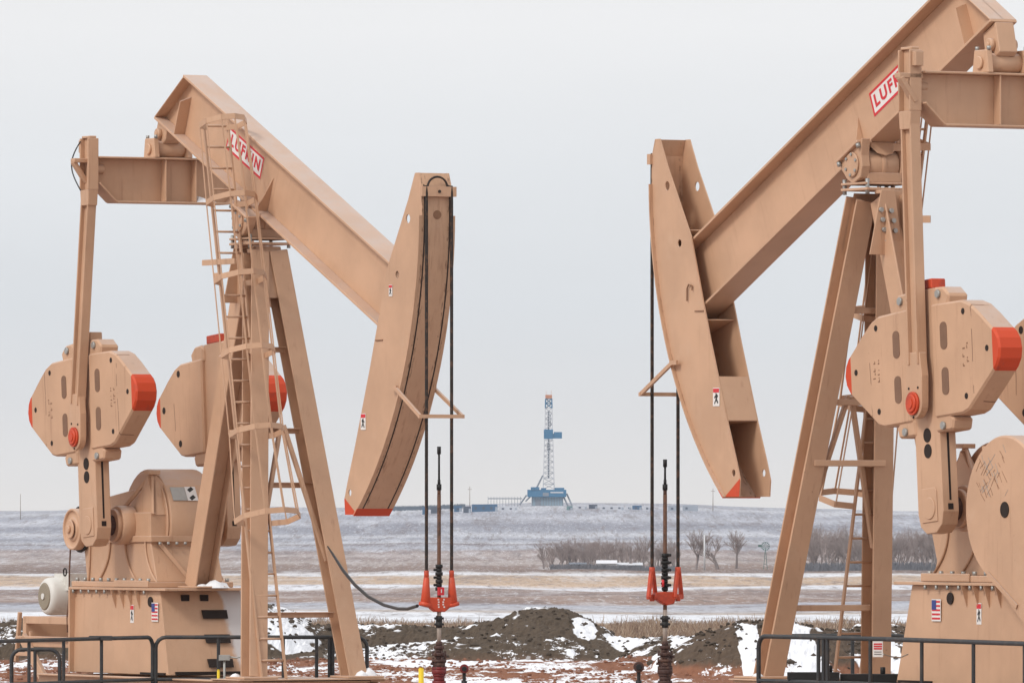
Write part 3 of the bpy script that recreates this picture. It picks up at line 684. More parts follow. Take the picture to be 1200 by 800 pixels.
# ------------------------------------------------------------------ bridles, rods, wellheads
def zof(py, Y): return CAMZ + (600.6 - py) * Y / 10324.
for j in 'LR':
    loc, rz, m = frame_of(j); MY[0] = m
    Yw = (local(j, 4.8, 0, 0)).y; dz = loc[2]
    Z = lambda py: zof(py, Yw) - dz
    side = 'left' if j == 'L' else 'right'
    br = empty('bridle', loc, rz, {'L': 'pair of black wire ropes with orange half-moon carrier bar hanging from the left pumpjack', 'R': 'pair of black wire ropes with orange forked carrier bar hanging from the right pumpjack'}[j], 'bridle', 'wire rope bridles on the horse heads')
    for s_ in (-1, 1):
        q = MB(); pts = [(4.84 * 1.0 * math.cos(a) , s_ * .172, ZB + 4.84 * math.sin(a)) for a in (R(3.6), R(2.4), R(1.2), 0)]
        top_ = Z(668)
        pts += [(4.84, s_ * .172, ZB - (ZB - top_) * k / 10) for k in range(1, 11)]
        q.tube(pts, .021, 8); q.build('wire_rope', M['rope'], br)
        q = MB()
        if j == 'L':
            q.cyl((4.84, s_ * .172, Z(668)), (4.84, s_ * .172, Z(676)), .030, 12)
            q.cyl((4.84, s_ * .172, Z(676)), (4.84, s_ * .185, Z(706)), .034, 12, r2=.062); q.cyl((4.84, s_ * .185, Z(706)), (4.84, s_ * .195, Z(710)), .08, 12)
            q.bar((4.84, s_ * .10, Z(702)), (4.84, s_ * .17, Z(702)), .05, .06)
        else:
            q.cyl((4.84, s_ * .172, Z(664)), (4.84, s_ * .172, Z(673)), .034, 12)
            for s2 in (-1, 1): q.bar((4.84, s_ * .172 + s2 * .01, Z(669)), (4.84 + s2 * .05, s_ * .172 + s2 * .075, Z(700)), .05, .04)
            q.bar((4.79, s_ * .172 - .085, Z(699)), (4.89, s_ * .172 + .085, Z(699)), .055, .04); q.cyl((4.84, s_ * .172, Z(700)), (4.84, s_ * .172, Z(704)), .03, 10)
        q.build('rope_socket', M['orange'], br, .004)
    q = MB()
    if j == 'L':
        pr = [(-.165, Z(699.5)), (.165, Z(699.5)), (.16, Z(707)), (.12, Z(712.5)), (.06, Z(716.5)), (-.06, Z(716.5)), (-.12, Z(712.5)), (-.16, Z(707))]
        q.prism(pr, 4.79, 4.885, 'x')
    else:
        q.prism([(-.15, Z(694)), (-.05, Z(693)), (.09, Z(693)), (.13, Z(697)), (.10, Z(707)), (.0, Z(709)), (-.08, Z(705)), (-.16, Z(700))], 4.79, 4.885, 'x')
        q.bar((4.84, -.17, Z(700)), (4.84, .17, Z(698)), .05, .09)
    cb = q.build('carrier_bar', M['orange'], br, .01)
    rnd = random.Random(3); q = MB()
    for y0 in (-.03, .04):
        z_ = Z(702)
        while z_ > Z(712): q.box((4.888, y0 + rnd.uniform(-.008, .008), z_), (.004, .02, .018)); z_ -= .03
    if j == 'L': q.build('worn_lettering', M['signw'], cb)
    rod = empty('polished_rod', loc, rz, {'L': 'rusty polished rod with black clamps rising through the left carrier bar', 'R': 'rusty polished rod with black clamps rising through the right carrier bar'}[j], 'rod', 'polished rods above the wells')
    X0 = 4.84; yt = 523 if j == 'L' else 538
    q = MB()
    for a, b_, r_ in ((yt, yt + 9, .024), (yt + 9, 562, .013), (562, 567, .018), (567, 574, .03), (574, 579, .022), (579, 760, .0235)): q.cyl((X0, 0, Z(a)), (X0, 0, Z(b_)), r_, 10, 1 if (a < 574) else 0)
    q.cyl((X0, 0, Z(714)), (X0, 0, Z(762)), .026, 10, 2)
    q.build('rod_shaft', [M['rust_rope'], M['dark'], M['rod']], rod)
    q = MB(); a = 648 if j == 'R' else 661
    z0 = a
    k = 0
    while z0 < 688:
        r_ = (.045, .036, .048, .034)[k % 4]; q.cyl((X0, 0, Z(z0)), (X0, 0, Z(z0 + 4.2)), r_, 8)
        q.cyl((X0 - .03, -.055 if k % 2 else .02, Z(z0 + 2)), (X0 - .03, .0 if k % 2 else .060, Z(z0 + 2)), .016, 6); z0 += 4.4; k += 1
    for z1 in (721, 728): q.cut() if z1 == 721 else None; q.cyl((X0, 0, Z(z1)), (X0, 0, Z(z1 + 7)), .040, 8); q.cyl((X0, -.06, Z(z1 + 3)), (X0, .06, Z(z1 + 3)), .015, 6)
    q.build('rod_clamp', M['dark'], rod)
    q = MB()
    if j == 'L': q.bb(X0 + .03, X0 + .06, -.038, .04, Z(697), Z(687.5), 0); q.bb(X0 + .061, X0 + .064, -.006, .006, Z(694), Z(690), 1)
    else: q.cyl((X0 - .06, -.05, Z(683)), (X0 - .05, -.075, Z(683)), .042, 16, 0); q.cyl((X0 - .062, -.076, Z(683)), (X0 - .064, -.079, Z(683)), .026, 14, 1); q.cyl((X0 - .066, -.081, Z(683)), (X0 - .068, -.083, Z(683)), .014, 12, 2)
    q.build('load_tag', [M['red'], M['signw'], M['dark']], rod)
    wh = empty('wellhead', loc, rz, {'L': 'dark red flanged wellhead under the left polished rod', 'R': 'brown flanged wellhead under the right polished rod'}[j], 'wellhead', 'wellheads')
    q = MB(); mt = [M['darkred'], M['brown_iron']]; e = 0 if j == 'L' else 1
    st = [(751, 756, .038, 1), (756, 760, .060, 1), (760, 764, .045, 1), (764, 768, .075, 1), (768, 772, .055, 1), (772, 775, .085, 1), (775, 781, .072, 1), (781, 784, .082, e), (784, 789, .085, e), (789, 792, .075, e), (792, 797, .065, e), (797, 802, .08, e), (802, 830, .065, e), (830, 838, .12, e), (838, 895, .08, e)]
    for a, b_, r_, mi in st:
        if Z(a) < .0: continue
        q.cyl((X0, 0, Z(a)), (X0, 0, max(Z(b_), -.05 - dz)), r_ * 1.05, 16, mi)
    q.cyl((X0, 0, Z(880)), (X0, 0, -.3 - dz), .09, 16, 1)
    q.build('stuffing_box', mt, wh, .004)
    q = MB()
    for py in (765, 773, 783):
        for k in range(6): a = k * math.pi / 3; q.cut(); q.cyl((X0 + .075 * math.cos(a), .075 * math.sin(a), Z(py - 3)), (X0 + .075 * math.cos(a), .075 * math.sin(a), Z(py + 3)), .012, 6)
    q.cut(); q.bar((X0, 0, Z(770)), (X0 - .02, .11, Z(769)), .03, .03); q.cut(); q.bar((X0, 0, Z(778)), (X0, -.11, Z(777)), .03, .03)
    q.build('flange_bolt', M['brown_iron'], wh)
    MY[0] = 1
# side gauges / valves standing beside each wellhead
def P(px, py, Y): return Vector(((px - 600) * Y / 10324., Y, zof(py, Y)))
def gauge(px, py, Y, r, mat, label, extra=False):
    p = P(px, py, Y); o = empty('flow_valve', (p.x, p.y, 0), 0, label, 'valve', 'valves beside the wells')
    q = MB(); q.cyl((0, -.05, p.z), (0, .05, p.z), r, 20); q.cyl((0, -.07, p.z), (0, -.051, p.z), r * .55, 16, 1); q.build('valve_body', [mat, M['dark']], o, .006)
    q = MB(); q.tube([(0, 0, p.z - r * .8), (.0, 0, p.z - r - .1), (-.01, 0, 0)], [.022, .02, .03], 8); q.cyl((0, 0, p.z - r - .16), (0, 0, p.z - r - .09), .035, 10); q.build('stem', M['dark'], o)
    if extra:
        q = MB(); q.cyl((.16, -.04, p.z - .27), (.16, .04, p.z - .27), .055, 16); q.tube([(.16, 0, p.z - .3), (.13, 0, p.z - .5), (.02, 0, p.z - .62)], .018, 6); q.build('side_valve', mat, o)
gauge(544, 783, 106.3, .055, M['darkred'], 'small round dark red valve right of the left wellhead')
gauge(748.5, 781, 101.8, .062, M['brown_iron'], 'round brown double valve left of the right wellhead', True)
for px, pt, Y, lab in ((493.5, 783, 105.6, 'short yellow marker post left of the left wellhead'), (256, 785, 110.2, 'thin yellow marker at the left guard rail in front of the pedestal'), ):
    p = P(px, pt, Y); q = MB(); r = .032 if px > 400 else .018
    q.cyl((0, 0, 0), (0, 0, p.z), r, 12); q.cyl((0, 0, p.z + .0005), (0, 0, p.z + .012), r * .8, 12)
    o = q.build('marker_post', M['yellow'], None, 0, (p.x, p.y, 0)); tag(o, lab, 'marker post')
# electric line from leg to carrier bar
q = MB(); pts = []
a0, a1 = P(384, 640, 110.2), P(488, 709, 106.8)
ctl = [(384, 640), (390, 649), (402, 668), (416, 685), (432, 699), (450, 708.5), (466, 712.8), (478, 713), (489, 709.5)]
for i, (x, y) in enumerate(ctl): pts.append(P(x, y, 110.2 + (106.8 - 110.2) * i / 8))
q.tube(pts, [.010, .016] + [.021] * 7, 8); o = q.build('cable', M['rubber']); tag(o, 'black cable drooping from the left post leg to the orange carrier bar', 'cable')
# junction post with conduit near the left pedestal
p = P(263, 772, 110.3); q = MB(); q.cyl((p.x, p.y, 0), (p.x, p.y, p.z), .016, 8); q.box((p.x, p.y, p.z + .02), (.14, .09, .07)); q.tube([p + Vector((.05, 0, .03)), p + Vector((.16, -.02, .02)), p + Vector((.24, -.02, .05)), p + Vector((.29, 0, .13))], .012, 6)
o = q.build('junction_box', M['galv'], None, .004); tag(o, 'small grey junction box on a thin pole by the left pedestal', 'junction box')
# concrete pads
for j, w in (('L', 'left'), ('R', 'right')):
    loc, rz, m = frame_of(j); q = MB(); q.bb(-5.2, 1.9, -1.5, 1.5, -.05 - loc[2], .625); o = q.build('concrete_foundation', M['concrete'], None, .03, loc, (0, 0, rz)); tag(o, 'concrete block under the %s pumpjack skid' % w, 'foundation')

# ------------------------------------------------------------------ guard rails
def panel(p0, p1, posts, zt, zl, label, r=.026, c0=True, c1=True, double=()):
    p0, p1 = Vector(p0), Vector(p1); d = (p1 - p0); L = d.length; u = d.normalized()
    o = empty('guard_rail', (p0.x, p0.y, 0), math.atan2(u.y, u.x), label, 'guard rail', 'black guard rails round the pumpjacks')
    c = .13
    pts = []
    if c0: pts += [(0, 0, .05), (0, 0, zt - c)] + [(c - c * math.cos(a), 0, zt - c + c * math.sin(a)) for a in (R(22), R(45), R(68))]
    pts += [(c if c0 else 0, 0, zt), (L - c if c1 else L, 0, zt)]
    if c1: pts += [(L - c + c * math.sin(a), 0, zt - c + c * math.cos(a)) for a in (R(22), R(45), R(68))] + [(L, 0, zt - c), (L, 0, .05)]
    q = MB(); q.tube(pts, r, 10); q.build('top_rail', M['rail'], o)
    q = MB(); q.tube([(0, 0, zl), (L, 0, zl)], r * .9, 8); q.cut(); q.tube([(0, 0, .35), (L, 0, .35)], r * .9, 8); q.build('lower_rail', M['rail'], o)
    for s in posts:
        q = MB(); q.tube([(s, 0, .05), (s, 0, zt - .01)], r * .85, 8); q.build('post', M['rail'], o)
    return o, u
def fence_pts(px0, px1, Y0, Y1): return ((px0 - 600) * Y0 / 10324., Y0), ((px1 - 600) * Y1 / 10324., Y1)
# left side: two panels in front of the pedestal, one beyond the post legs
zt = 1.49; zl = .96
a, b_ = fence_pts(-60, 118, 106.2, 109.7); a = (*a, 0); b_ = (*b_, 0); L = (Vector(b_) - Vector(a)).length
panel(a, b_, [L * k for k in (.29, .52, .75)], zt, zl, 'leftmost black guard rail panel, in front of the white motor', c0=True, c1=False)
# small loop standing behind it
a2, b2 = fence_pts(13.5, 70, 112.5, 112.5)
o, u = panel((*a2, 0), (*b2, 0), [.3], 1.31, .8, 'low black rail loop behind the motor shelf on the left')
a, b_ = fence_pts(118, 179, 109.7, 110.9); panel((*a, 0), (*b_, 0), [.02], zt, zl, 'short black guard rail panel in front of the left pedestal', c0=False, c1=True)
q = MB(); c = Vector(((118 - 600) * 109.7 / 10324., 109.68, zt + .005)); q.box(c, (.30, .07, .06)); o = q.build('rail_clamp', M['rail'], None, .01); tag(o, 'dark clamp sleeve joining two guard rail panels at the left pedestal', 'rail clamp')
a, b_ = fence_pts(182.5, 430, 110.9, 110.9); L = b_[0] - a[0]
panel((*a, 0), (*b_, 0), [L * (x - 182.5) / 247.5 for x in (256, 332, 371, 386, 390)], zt, zl, 'long black guard rail panel passing behind the left post legs')
# right side
a, b_ = fence_pts(889, 1040, 97.5, 95.2); L = (Vector(b_) - Vector(a)).length
zr = 1.69
panel((*a, 0), (*b_, 0), [L * x for x in (.47, .51, .54, .87)], zr, 1.20, 'black guard rail panel in front of the right post legs', c1=False)
c_, d_ = fence_pts(1040, 1260, 95.2, 90.7); L2 = (Vector(d_) - Vector(c_)).length
panel((*c_, 0), (*d_, 0), [L2 * x for x in (.19, .47, .74)], zr, 1.20, 'rightmost black guard rail panel in front of the right pedestal', c0=False)
a, b_ = fence_pts(892, 1066, 101.3, 101.3); panel((*a, 0), (*b_, 0), [.02, 1.05], 1.64, 1.1, 'black guard rail behind the right post legs', c0=False)
# dark skid bars on the ground behind the rail
for k, (x0, x1, yy, lab) in enumerate(((923, 985, 792, 'shorter black steel channel lying behind the right guard rail'), (985, 1059, 794, 'longer black steel channel lying behind the right guard rail'))):
    Y = 96.9 + k * .15; z = zof(yy, Y); q = MB(); q.bb((x0 - 600) * Y / 10324, (x1 - 600) * Y / 10324 - .01, Y, Y + .2, z - .045, z + .045); q.bb((x0 - 600) * Y / 10324 + .02, (x1 - 600) * Y / 10324 - .03, Y + .05, Y + .15, 0, z - .046)
    q.cyl(((x0 + 50 - 600) * Y / 10324, Y + .1, z + .045), ((x0 + 50 - 600) * Y / 10324, Y + .1, z + .12), .03, 8)
    o = q.build('steel_channel', M['dark'], None, .005); tag(o, lab, 'steel channel')
Y = 95.3; x = (1028.5 - 600) * Y / 10324; z = zof(760, Y)
q = MB(); q.bb(x - .055, x + .055, Y - .05, Y - .04, z - .085, z + .085, 0)
for k, zz in enumerate((.055, .03, .005)): q.bb(x - .045, x + .045, Y - .053, Y - .051, z + zz - .008, z + zz + .008, 1)
for zz in (-.03, -.055): q.bb(x - .04, x + .04, Y - .053, Y - .051, z + zz - .003, z + zz + .003, 2)
o = q.build('safety_sign', [M['signw'], M['red'], M['dark']]); tag(o, 'small white and red safety sign on the right guard rail', 'sign')
a = P(1045, 768, 96); q = MB(); q.tube([P(1035, 766, 95.4), P(1045, 769, 95.6), P(1055, 770, 95.8), P(1064, 766, 96)], .008, 6); o = q.build('chain', M['galv']); tag(o, 'thin grey chain hanging beside the safety sign on the right guard rail', 'chain')

# ------------------------------------------------------------------ terrain
PROF = [(-400, 0), (0, 0), (160, 0), (190, 0), (215, -.12), (260, -.65), (300, -.95), (340, -1.2), (420, -2.1), (600, -3.75), (900, -6.25), (1300, -8.75), (1800, -10.9), (2200, -11.55), (2400, -11.7),
        (2700, -9.9), (3000, -5.6), (3200, -2.6), (3440, 3.3), (3600, 4.6), (3900, 3.9), (4500, -8), (7000, -30)]
def height(x, y):
    for (y0, z0), (y1, z1) in zip(PROF, PROF[1:]):
        if y <= y1:
            t = (y - y0) / (y1 - y0); t = max(0, min(1, t)); z = z0 + (z1 - z0) * t; break
    else: z = PROF[-1][1]
    if y > 2500:
        k = min(1, (y - 2500) / 900)
        z += k * (1.5 * noise.noise(Vector((x / 160, y / 500, 3))) + .7 * noise.noise(Vector((x / 45, y / 180, 8))))
        if y > 3000:
            kk = min(1, (y - 3000) / 400)
            z += kk * 2.6 * math.exp(-((x - 12) / 60) ** 2) + kk * 1.6 * math.exp(-((x + 130) / 40) ** 2) - kk * 1.1 * min(1.5, max(0, (abs(x) - 100) / 120))
    elif y > 230: z += min(1, (y - 230) / 300) * (.25 * noise.noise(Vector((x / 30, y / 160, 1))) * min(3, y / 500))
    return z
ys = [-400, -100, 0, 50, 100, 130, 150]; y = 150
while y < 7000: y *= 1.013; ys.append(y)
ss = [-1, -.7, -.45, -.3, -.2] + [(-.15 + .3 * i / 90) for i in range(91)] + [.2, .3, .45, .7, 1]
vs = []; fs = []
for y in ys:
    wd = max(y, 150) * 1.0 + 400
    for s in ss: x = s * wd; vs.append((x, y, height(x, y)))
n = len(ss)
for i in range(len(ys) - 1):
    for k in range(n - 1): fs.append((i * n + k, i * n + k + 1, (i + 1) * n + k + 1, (i + 1) * n + k))
q = MB(); q.add(vs, fs, 0, True)
m_, nt, b = new_mat('field_ground')
geo = nt.nodes.new('ShaderNodeNewGeometry'); sep = nt.nodes.new('ShaderNodeSeparateXYZ'); nt.links.new(geo.outputs['Position'], sep.inputs[0])
def pn(sx, sy, scale=1, det=4, rough=.6):
    mp = nt.nodes.new('ShaderNodeMapping'); mp.inputs['Scale'].default_value = (sx, sy, 0.02); nt.links.new(geo.outputs['Position'], mp.inputs[0]); return nz(nt, mp.outputs[0], scale, det, rough)
lg = math_(nt, 'LOGARITHM', math_(nt, 'MAXIMUM', sep.outputs[1], 1.0), math.e)
# warp field edges
w1 = math_(nt, 'MULTIPLY', math_(nt, 'SUBTRACT', pn(.02, .0016), .5), .10)
w2 = math_(nt, 'MULTIPLY', math_(nt, 'SUBTRACT', pn(.25, .02, 1, 5), .5), .05)
t = math_(nt, 'ADD', math_(nt, 'ADD', lg, w1), w2)
l0, l1 = math.log(140), math.log(3700)
tt = math_(nt, 'DIVIDE', math_(nt, 'SUBTRACT', t, l0), l1 - l0)
SN = (.70, .72, .76); BL = (.37, .39, .45); MV = (.27, .19, .155); TB = (.50, .36, .25); BR = (.20, .135, .10); LL = (.48, .43, .42); SO = (.23, .10, .06)
bands = [(150, SO), (196, SO), (205, SN), (228, SN), (236, (.26, .19, .135)), (330, (.28, .20, .14)), (345, SN), (590, SN), (625, (.40, .33, .28)), (680, (.42, .42, .45)), (900, BL), (950, MV), (1100, (.34, .265, .235)), (1230, (.21, .155, .14)), (1400, (.33, .26, .23)), (1440, SN), (1530, (.60, .60, .64)), (1580, TB), (1950, (.45, .33, .235)), (2030, SN), (2110, (.55, .52, .52)),
         (2160, (.17, .11, .085)), (2420, (.24, .17, .14)), (2500, (.40, .35, .33)), (2600, (.25, .185, .165)), (2680, (.42, .37, .36)), (2760, (.27, .205, .19)), (2800, BL)]
r1 = ramp(nt, [((math.log(d) - l0) / (l1 - l0), c) for d, c in bands], tt)
far_t = math_(nt, 'DIVIDE', math_(nt, 'SUBTRACT', math_(nt, 'ADD', sep.outputs[1], math_(nt, 'MULTIPLY', math_(nt, 'SUBTRACT', pn(.012, .003, 1, 4), .5), 260)), 2750), 950)
r2 = ramp(nt, [(0, (.42, .41, .43)), (.08, (.34, .345, .39)), (.14, (.20, .17, .18)), (.17, (.44, .45, .49)), (.26, (.27, .28, .33)), (.32, (.47, .48, .52)), (.38, (.28, .29, .34)), (.48, (.23, .235, .28)), (.55, (.42, .43, .48)), (.63, (.30, .31, .36)), (.70, (.48, .49, .53)), (.78, (.33, .34, .39)), (1, (.45, .46, .5))], far_t)
c = mix(nt, sstep(nt, sep.outputs[1], 2750, 2900), r1, r2)
# speckle: snow between stubble rows
sp1 = pn(1.2, .035, 1, 5, .75); sp2 = pn(.35, .012, 1, 5, .75); sp3 = pn(3.5, .2, 1, 4, .7)
sp4 = pn(.07, .006, 1, 6, .75)
c = mix(nt, math_(nt, 'MULTIPLY', sstep(nt, sp4, .52, .64), .34), c, (.70, .72, .77))
c = mix(nt, math_(nt, 'MULTIPLY', sstep(nt, sp1, .54, .66), .42), c, SN)
c = mix(nt, math_(nt, 'MULTIPLY', sstep(nt, sp2, .52, .64), .55), c, (.17, .13, .125))
c = mix(nt, math_(nt, 'MULTIPLY', math_(nt, 'SUBTRACT', 1, sstep(nt, sp4, .36, .46)), .5), c, (.16, .135, .14))
sp5 = pn(.9, .045, 1, 3, .8); sp6 = pn(.22, .035, 1, 4, .8)
c = mix(nt, math_(nt, 'MULTIPLY', sstep(nt, sp5, .58, .64), .55), c, (.13, .095, .08))
c = mix(nt, math_(nt, 'MULTIPLY', math_(nt, 'SUBTRACT', 1, sstep(nt, sp5, .34, .42)), .5), c, (.72, .73, .77))
c = mix(nt, math_(nt, 'MULTIPLY', sstep(nt, sp6, .60, .66), .5), c, (.15, .13, .14))
gate = math_(nt, 'LESS_THAN', sep.outputs[1], 700)
c = mix(nt, math_(nt, 'MULTIPLY', math_(nt, 'MULTIPLY', sstep(nt, sp3, .58, .70), .5), math_(nt, 'SUBTRACT', 1, sstep(nt, sep.outputs[1], 330, 500))), c, (.30, .21, .15))
# the bare pad in front: reddish soil with snow patches
pad = math_(nt, 'SUBTRACT', 1, sstep(nt, sep.outputs[1], 150, 156))
pc = mix(nt, sstep(nt, pn(.9, .5, 1, 6, .7), .50, .56), (.22, .10, .06), (.72, .73, .76))
c = mix(nt, pad, c, pc)
nt.links.new(c, b.inputs['Base Color']); b.inputs['Roughness'].default_value = .9; b.inputs['Specular IOR Level'].default_value = .1
g = q.build('terrain', m_); tag(g, None, None, None, 'structure')
# ---- broken pad edge with dirt piles (height field)
def bumpy(x, y):
    z = 0; md = 0
    for (cx, cy, rx, ry, h, p) in MOUNDS:
        dx = (x - cx) / rx; dy = (y - cy) / ry; r2 = dx * dx + dy * dy
        if r2 < 1: v = h * (1 - r2) ** p; z = max(z, v) + min(z, v) * .3; md = max(md, min(1, v / .22))
    return z, md
MOUNDS = [(.75, 195, 1.75, 9, .80, .9), (-.45, 196, 2.2, 8, .46, .9), (1.7, 194, 1.1, 8, .25, 1.0), (-2.4, 197, 2.2, 6, .36, .6), (-3.6, 198, 2.2, 6, .34, .6), (.2, 187, 3.0, 5, .30, .8), (-6.2, 193, 2.3, 9, 1.08, .9), (-4.6, 198, 2.8, 6, .42, .9), (-9.6, 190, 2.6, 8, .70, .8), (-1.5, 186, 3.4, 4, .22, .8), (4.0, 184, 1.9, 6, .42, .8), (4.9, 170, 2.3, 8, .95, .9), (7.4, 176, 2.2, 7, .75, .8), (10.5, 185, 3, 9, .8, .8), (3.0, 190, 1.6, 5, .32, .8), (-12.8, 188, 3, 8, .6, .8)]
nx, ny = 620, 190
X0_, X1_, Y0_, Y1_ = -15.5, 15.5, 146., 214.
PATCH = [(2.55, 189, .62, 7), (1.55, 190.5, .34, 3.5), (-2.0, 188.5, 1.1, 3.5), (-4.9, 189, .9, 4), (4.45, 165, .26, 6), (5.38, 166, .36, 7), (7.25, 170, .30, 7), (3.6, 178, .9, 5), (-.2, 200, .8, 2), (.3, 179.5, 1.8, 3), (-8.2, 186, 1.0, 6), (-1.6, 176, 1.2, 5)]
vs = []; fs = []; att = []; pat = []
for j_ in range(ny):
    y = Y0_ + (Y1_ - Y0_) * j_ / (ny - 1)
    for i in range(nx):
        x = X0_ + (X1_ - X0_) * i / (nx - 1)
        z, md = bumpy(x, y)
        n1 = noise.noise(Vector((x * 1.3, y * .45, 2))); n2 = noise.noise(Vector((x * 4.5, y * 1.6, 5))); n3 = noise.noise(Vector((x * 11, y * 4, 9))); n4 = noise.noise(Vector((x * .35, y * .12, 4)))
        rough_ = .035 + .035 * md
        z += .03 + .05 * n1 + rough_ * .8 * n2 + (rough_ * .75) * n3 + .05 * n4
        e = min(1, (x - X0_) / .8, (X1_ - x) / .8, (y - Y0_) / 3, (Y1_ - y) / 4); z = z * max(0, e) - .06 * (1 - max(0, min(1, e * 3)))
        pp = 0
        for (cx, cy, rx, ry) in PATCH: pp = max(pp, 1 - math.hypot((x - cx) / rx, (y - cy) / ry))
        pat.append(pp + .35 * n1 + .22 * n2 if pp > -.2 else 0)
        vs.append((x, y, z + height(x, y))); att.append(max(md * (.55 if y < 178 and x > 2.5 else 1), min(1, (y - 176) / 9) * .75 if y > 176 else 0))
for j_ in range(ny - 1):
    for i in range(nx - 1): a = j_ * nx + i; fs.append((a, a + 1, a + nx + 1, a + nx))
me = bpy.data.meshes.new('dirt_ground'); me.from_pydata(vs, [], fs)
at = me.attributes.new('soil', 'FLOAT', 'POINT'); at.data.foreach_set('value', att); a2_ = me.attributes.new('drift', 'FLOAT', 'POINT'); a2_.data.foreach_set('value', pat)
m_, nt, b = new_mat('churned_soil')
A = nt.nodes.new('ShaderNodeAttribute'); A.attribute_name = 'soil'
geo = nt.nodes.new('ShaderNodeNewGeometry')
def pn(sx, sy, sz=1, scale=1, det=4, rough=.6):
    mp = nt.nodes.new('ShaderNodeMapping'); mp.inputs['Scale'].default_value = (sx, sy, sz); nt.links.new(geo.outputs['Position'], mp.inputs[0]); return nz(nt, mp.outputs[0], scale, det, rough)
f1 = pn(6, 2, 9, 1, 5, .7)
red_s = mix(nt, f1, (.13, .05, .028), (.33, .155, .092)); grey_s = mix(nt, f1, (.036, .026, .019), (.14, .104, .074))
c = mix(nt, sstep(nt, A.outputs['Fac'], .25, .6), red_s, grey_s)
big = pn(.42, .10, .5, 1, 4, .6); mid_ = pn(2.3, .8, 3.0, 1, 5, .65); fine = pn(9, 3, 9, 1, 4, .7)
up = nt.nodes.new('ShaderNodeSeparateXYZ'); nt.links.new(geo.outputs['Normal'], up.inputs[0])
s = math_(nt, 'ADD', math_(nt, 'ADD', math_(nt, 'MULTIPLY', big, .75), math_(nt, 'MULTIPLY', mid_, .62)), math_(nt, 'MULTIPLY', fine, .30))
s = math_(nt, 'SUBTRACT', s, math_(nt, 'MULTIPLY', A.outputs['Fac'], .06))
s = math_(nt, 'ADD', math_(nt, 'MULTIPLY', up.outputs[2], .12), math_(nt, 'ADD', s, math_(nt, 'MULTIPLY', math_(nt, 'SUBTRACT', pn(16, 5, 16, 1, 3, .7), .5), .28)))
sm = sstep(nt, s, .972, .992)
A2 = nt.nodes.new('ShaderNodeAttribute'); A2.attribute_name = 'drift'
sm = math_(nt, 'MAXIMUM', sm, sstep(nt, A2.outputs['Fac'], .16, .22))
c = mix(nt, sm, c, (.80, .81, .84))
nt.links.new(c, b.inputs['Base Color']); b.inputs['Roughness'].default_value = .95; b.inputs['Specular IOR Level'].default_value = .1
bump(nt, b, fine, .5, .05)
me.materials.append(m_); me.polygons.foreach_set('use_smooth', [False] * len(me.polygons))
o = bpy.data.objects.new('ground', me); col.objects.link(o); tag(o, None, None, None, 'structure')
# ---- loose clods
def lump(q, c, r, rnd, mi=None):
    ph = rnd.uniform(0, 6.28); st = []
    for (zz, rr, n_) in ((-.35, .8, 5), (.25, .85, 5)):
        st += [(c[0] + r * rr * math.cos(ph + 2 * math.pi * k / n_) * rnd.uniform(.75, 1.2), c[1] + r * rr * math.sin(ph + 2 * math.pi * k / n_) * rnd.uniform(.75, 1.2), c[2] + r * zz * rnd.uniform(.8, 1.2)) for k in range(n_)]
    st.append((c[0], c[1], c[2] + r * rnd.uniform(.55, .9)))
    q.add(st, [(k, (k + 1) % 5, 5 + (k + 1) % 5, 5 + k) for k in range(5)] + [(5 + k, 5 + (k + 1) % 5, 10) for k in range(5)], mi)
rnd = random.Random(5); q = MB()
for k in range(5200):
    x = rnd.uniform(-13, 13); y = rnd.uniform(150, 210); z, md = bumpy(x, y)
    if noise.noise(Vector((x * .5, y * .12, 7))) < -.05 and md < .3: continue
    r = rnd.uniform(.018, .055) * (1.25 if md > .3 else 1) * (2.0 if rnd.random() < .03 else 1)
    red_ = md < .3 and y < 182
    lump(q, (x, y, z + height(x, y) + .04 + .02 * rnd.random()), r, rnd, 1 if red_ else 0)
o = q.build('soil_clods', [simple('grey_clods', (.06, .044, .032), .95, 0, .5, 3), simple('red_clods', (.21, .092, .055), .95, 0, .5, 3)]); tag(o, 'loose frozen clods of soil scattered over the pad and piles', 'soil', None, 'stuff')
# ---- dry grass strip
rnd = random.Random(9); q = MB()
for k in range(60000):
    y = rnd.uniform(242, 330); x = rnd.uniform(-.075, .075) * y
    dens = noise.noise(Vector((x * .16, y * .03, 2)))
    if dens < -.22 and rnd.random() < .75: continue
    h = rnd.uniform(.10, .50) * rnd.uniform(.6, 1) * (1 + .9 * noise.noise(Vector((x * .5, y * .06, 6)))) * (.75 if y > 300 else 1); w = rnd.uniform(.005, .016); lean = rnd.uniform(-.22, .22)
    z = height(x, y) - .02; a = rnd.uniform(-.6, .6)
    q.add([(x - w * math.cos(a), y - w * math.sin(a), z), (x + w * math.cos(a), y + w * math.sin(a), z), (x + lean + w * .3, y + rnd.uniform(-.1, .1), z + h), (x + lean - w * .3, y, z + h)], [(0, 1, 2, 3)], rnd.choice((0, 0, 1, 2)))
o = q.build('dry_grass', [simple('straw', (.33, .235, .17), .9, 0, .2, 2), simple('brown_straw', (.21, .14, .105), .9, 0, .2, 2), simple('pale_straw', (.48, .38, .29), .9, 0, .2, 2)]); tag(o, 'strip of dry brown grass beyond the dirt piles', 'grass', None, 'stuff')

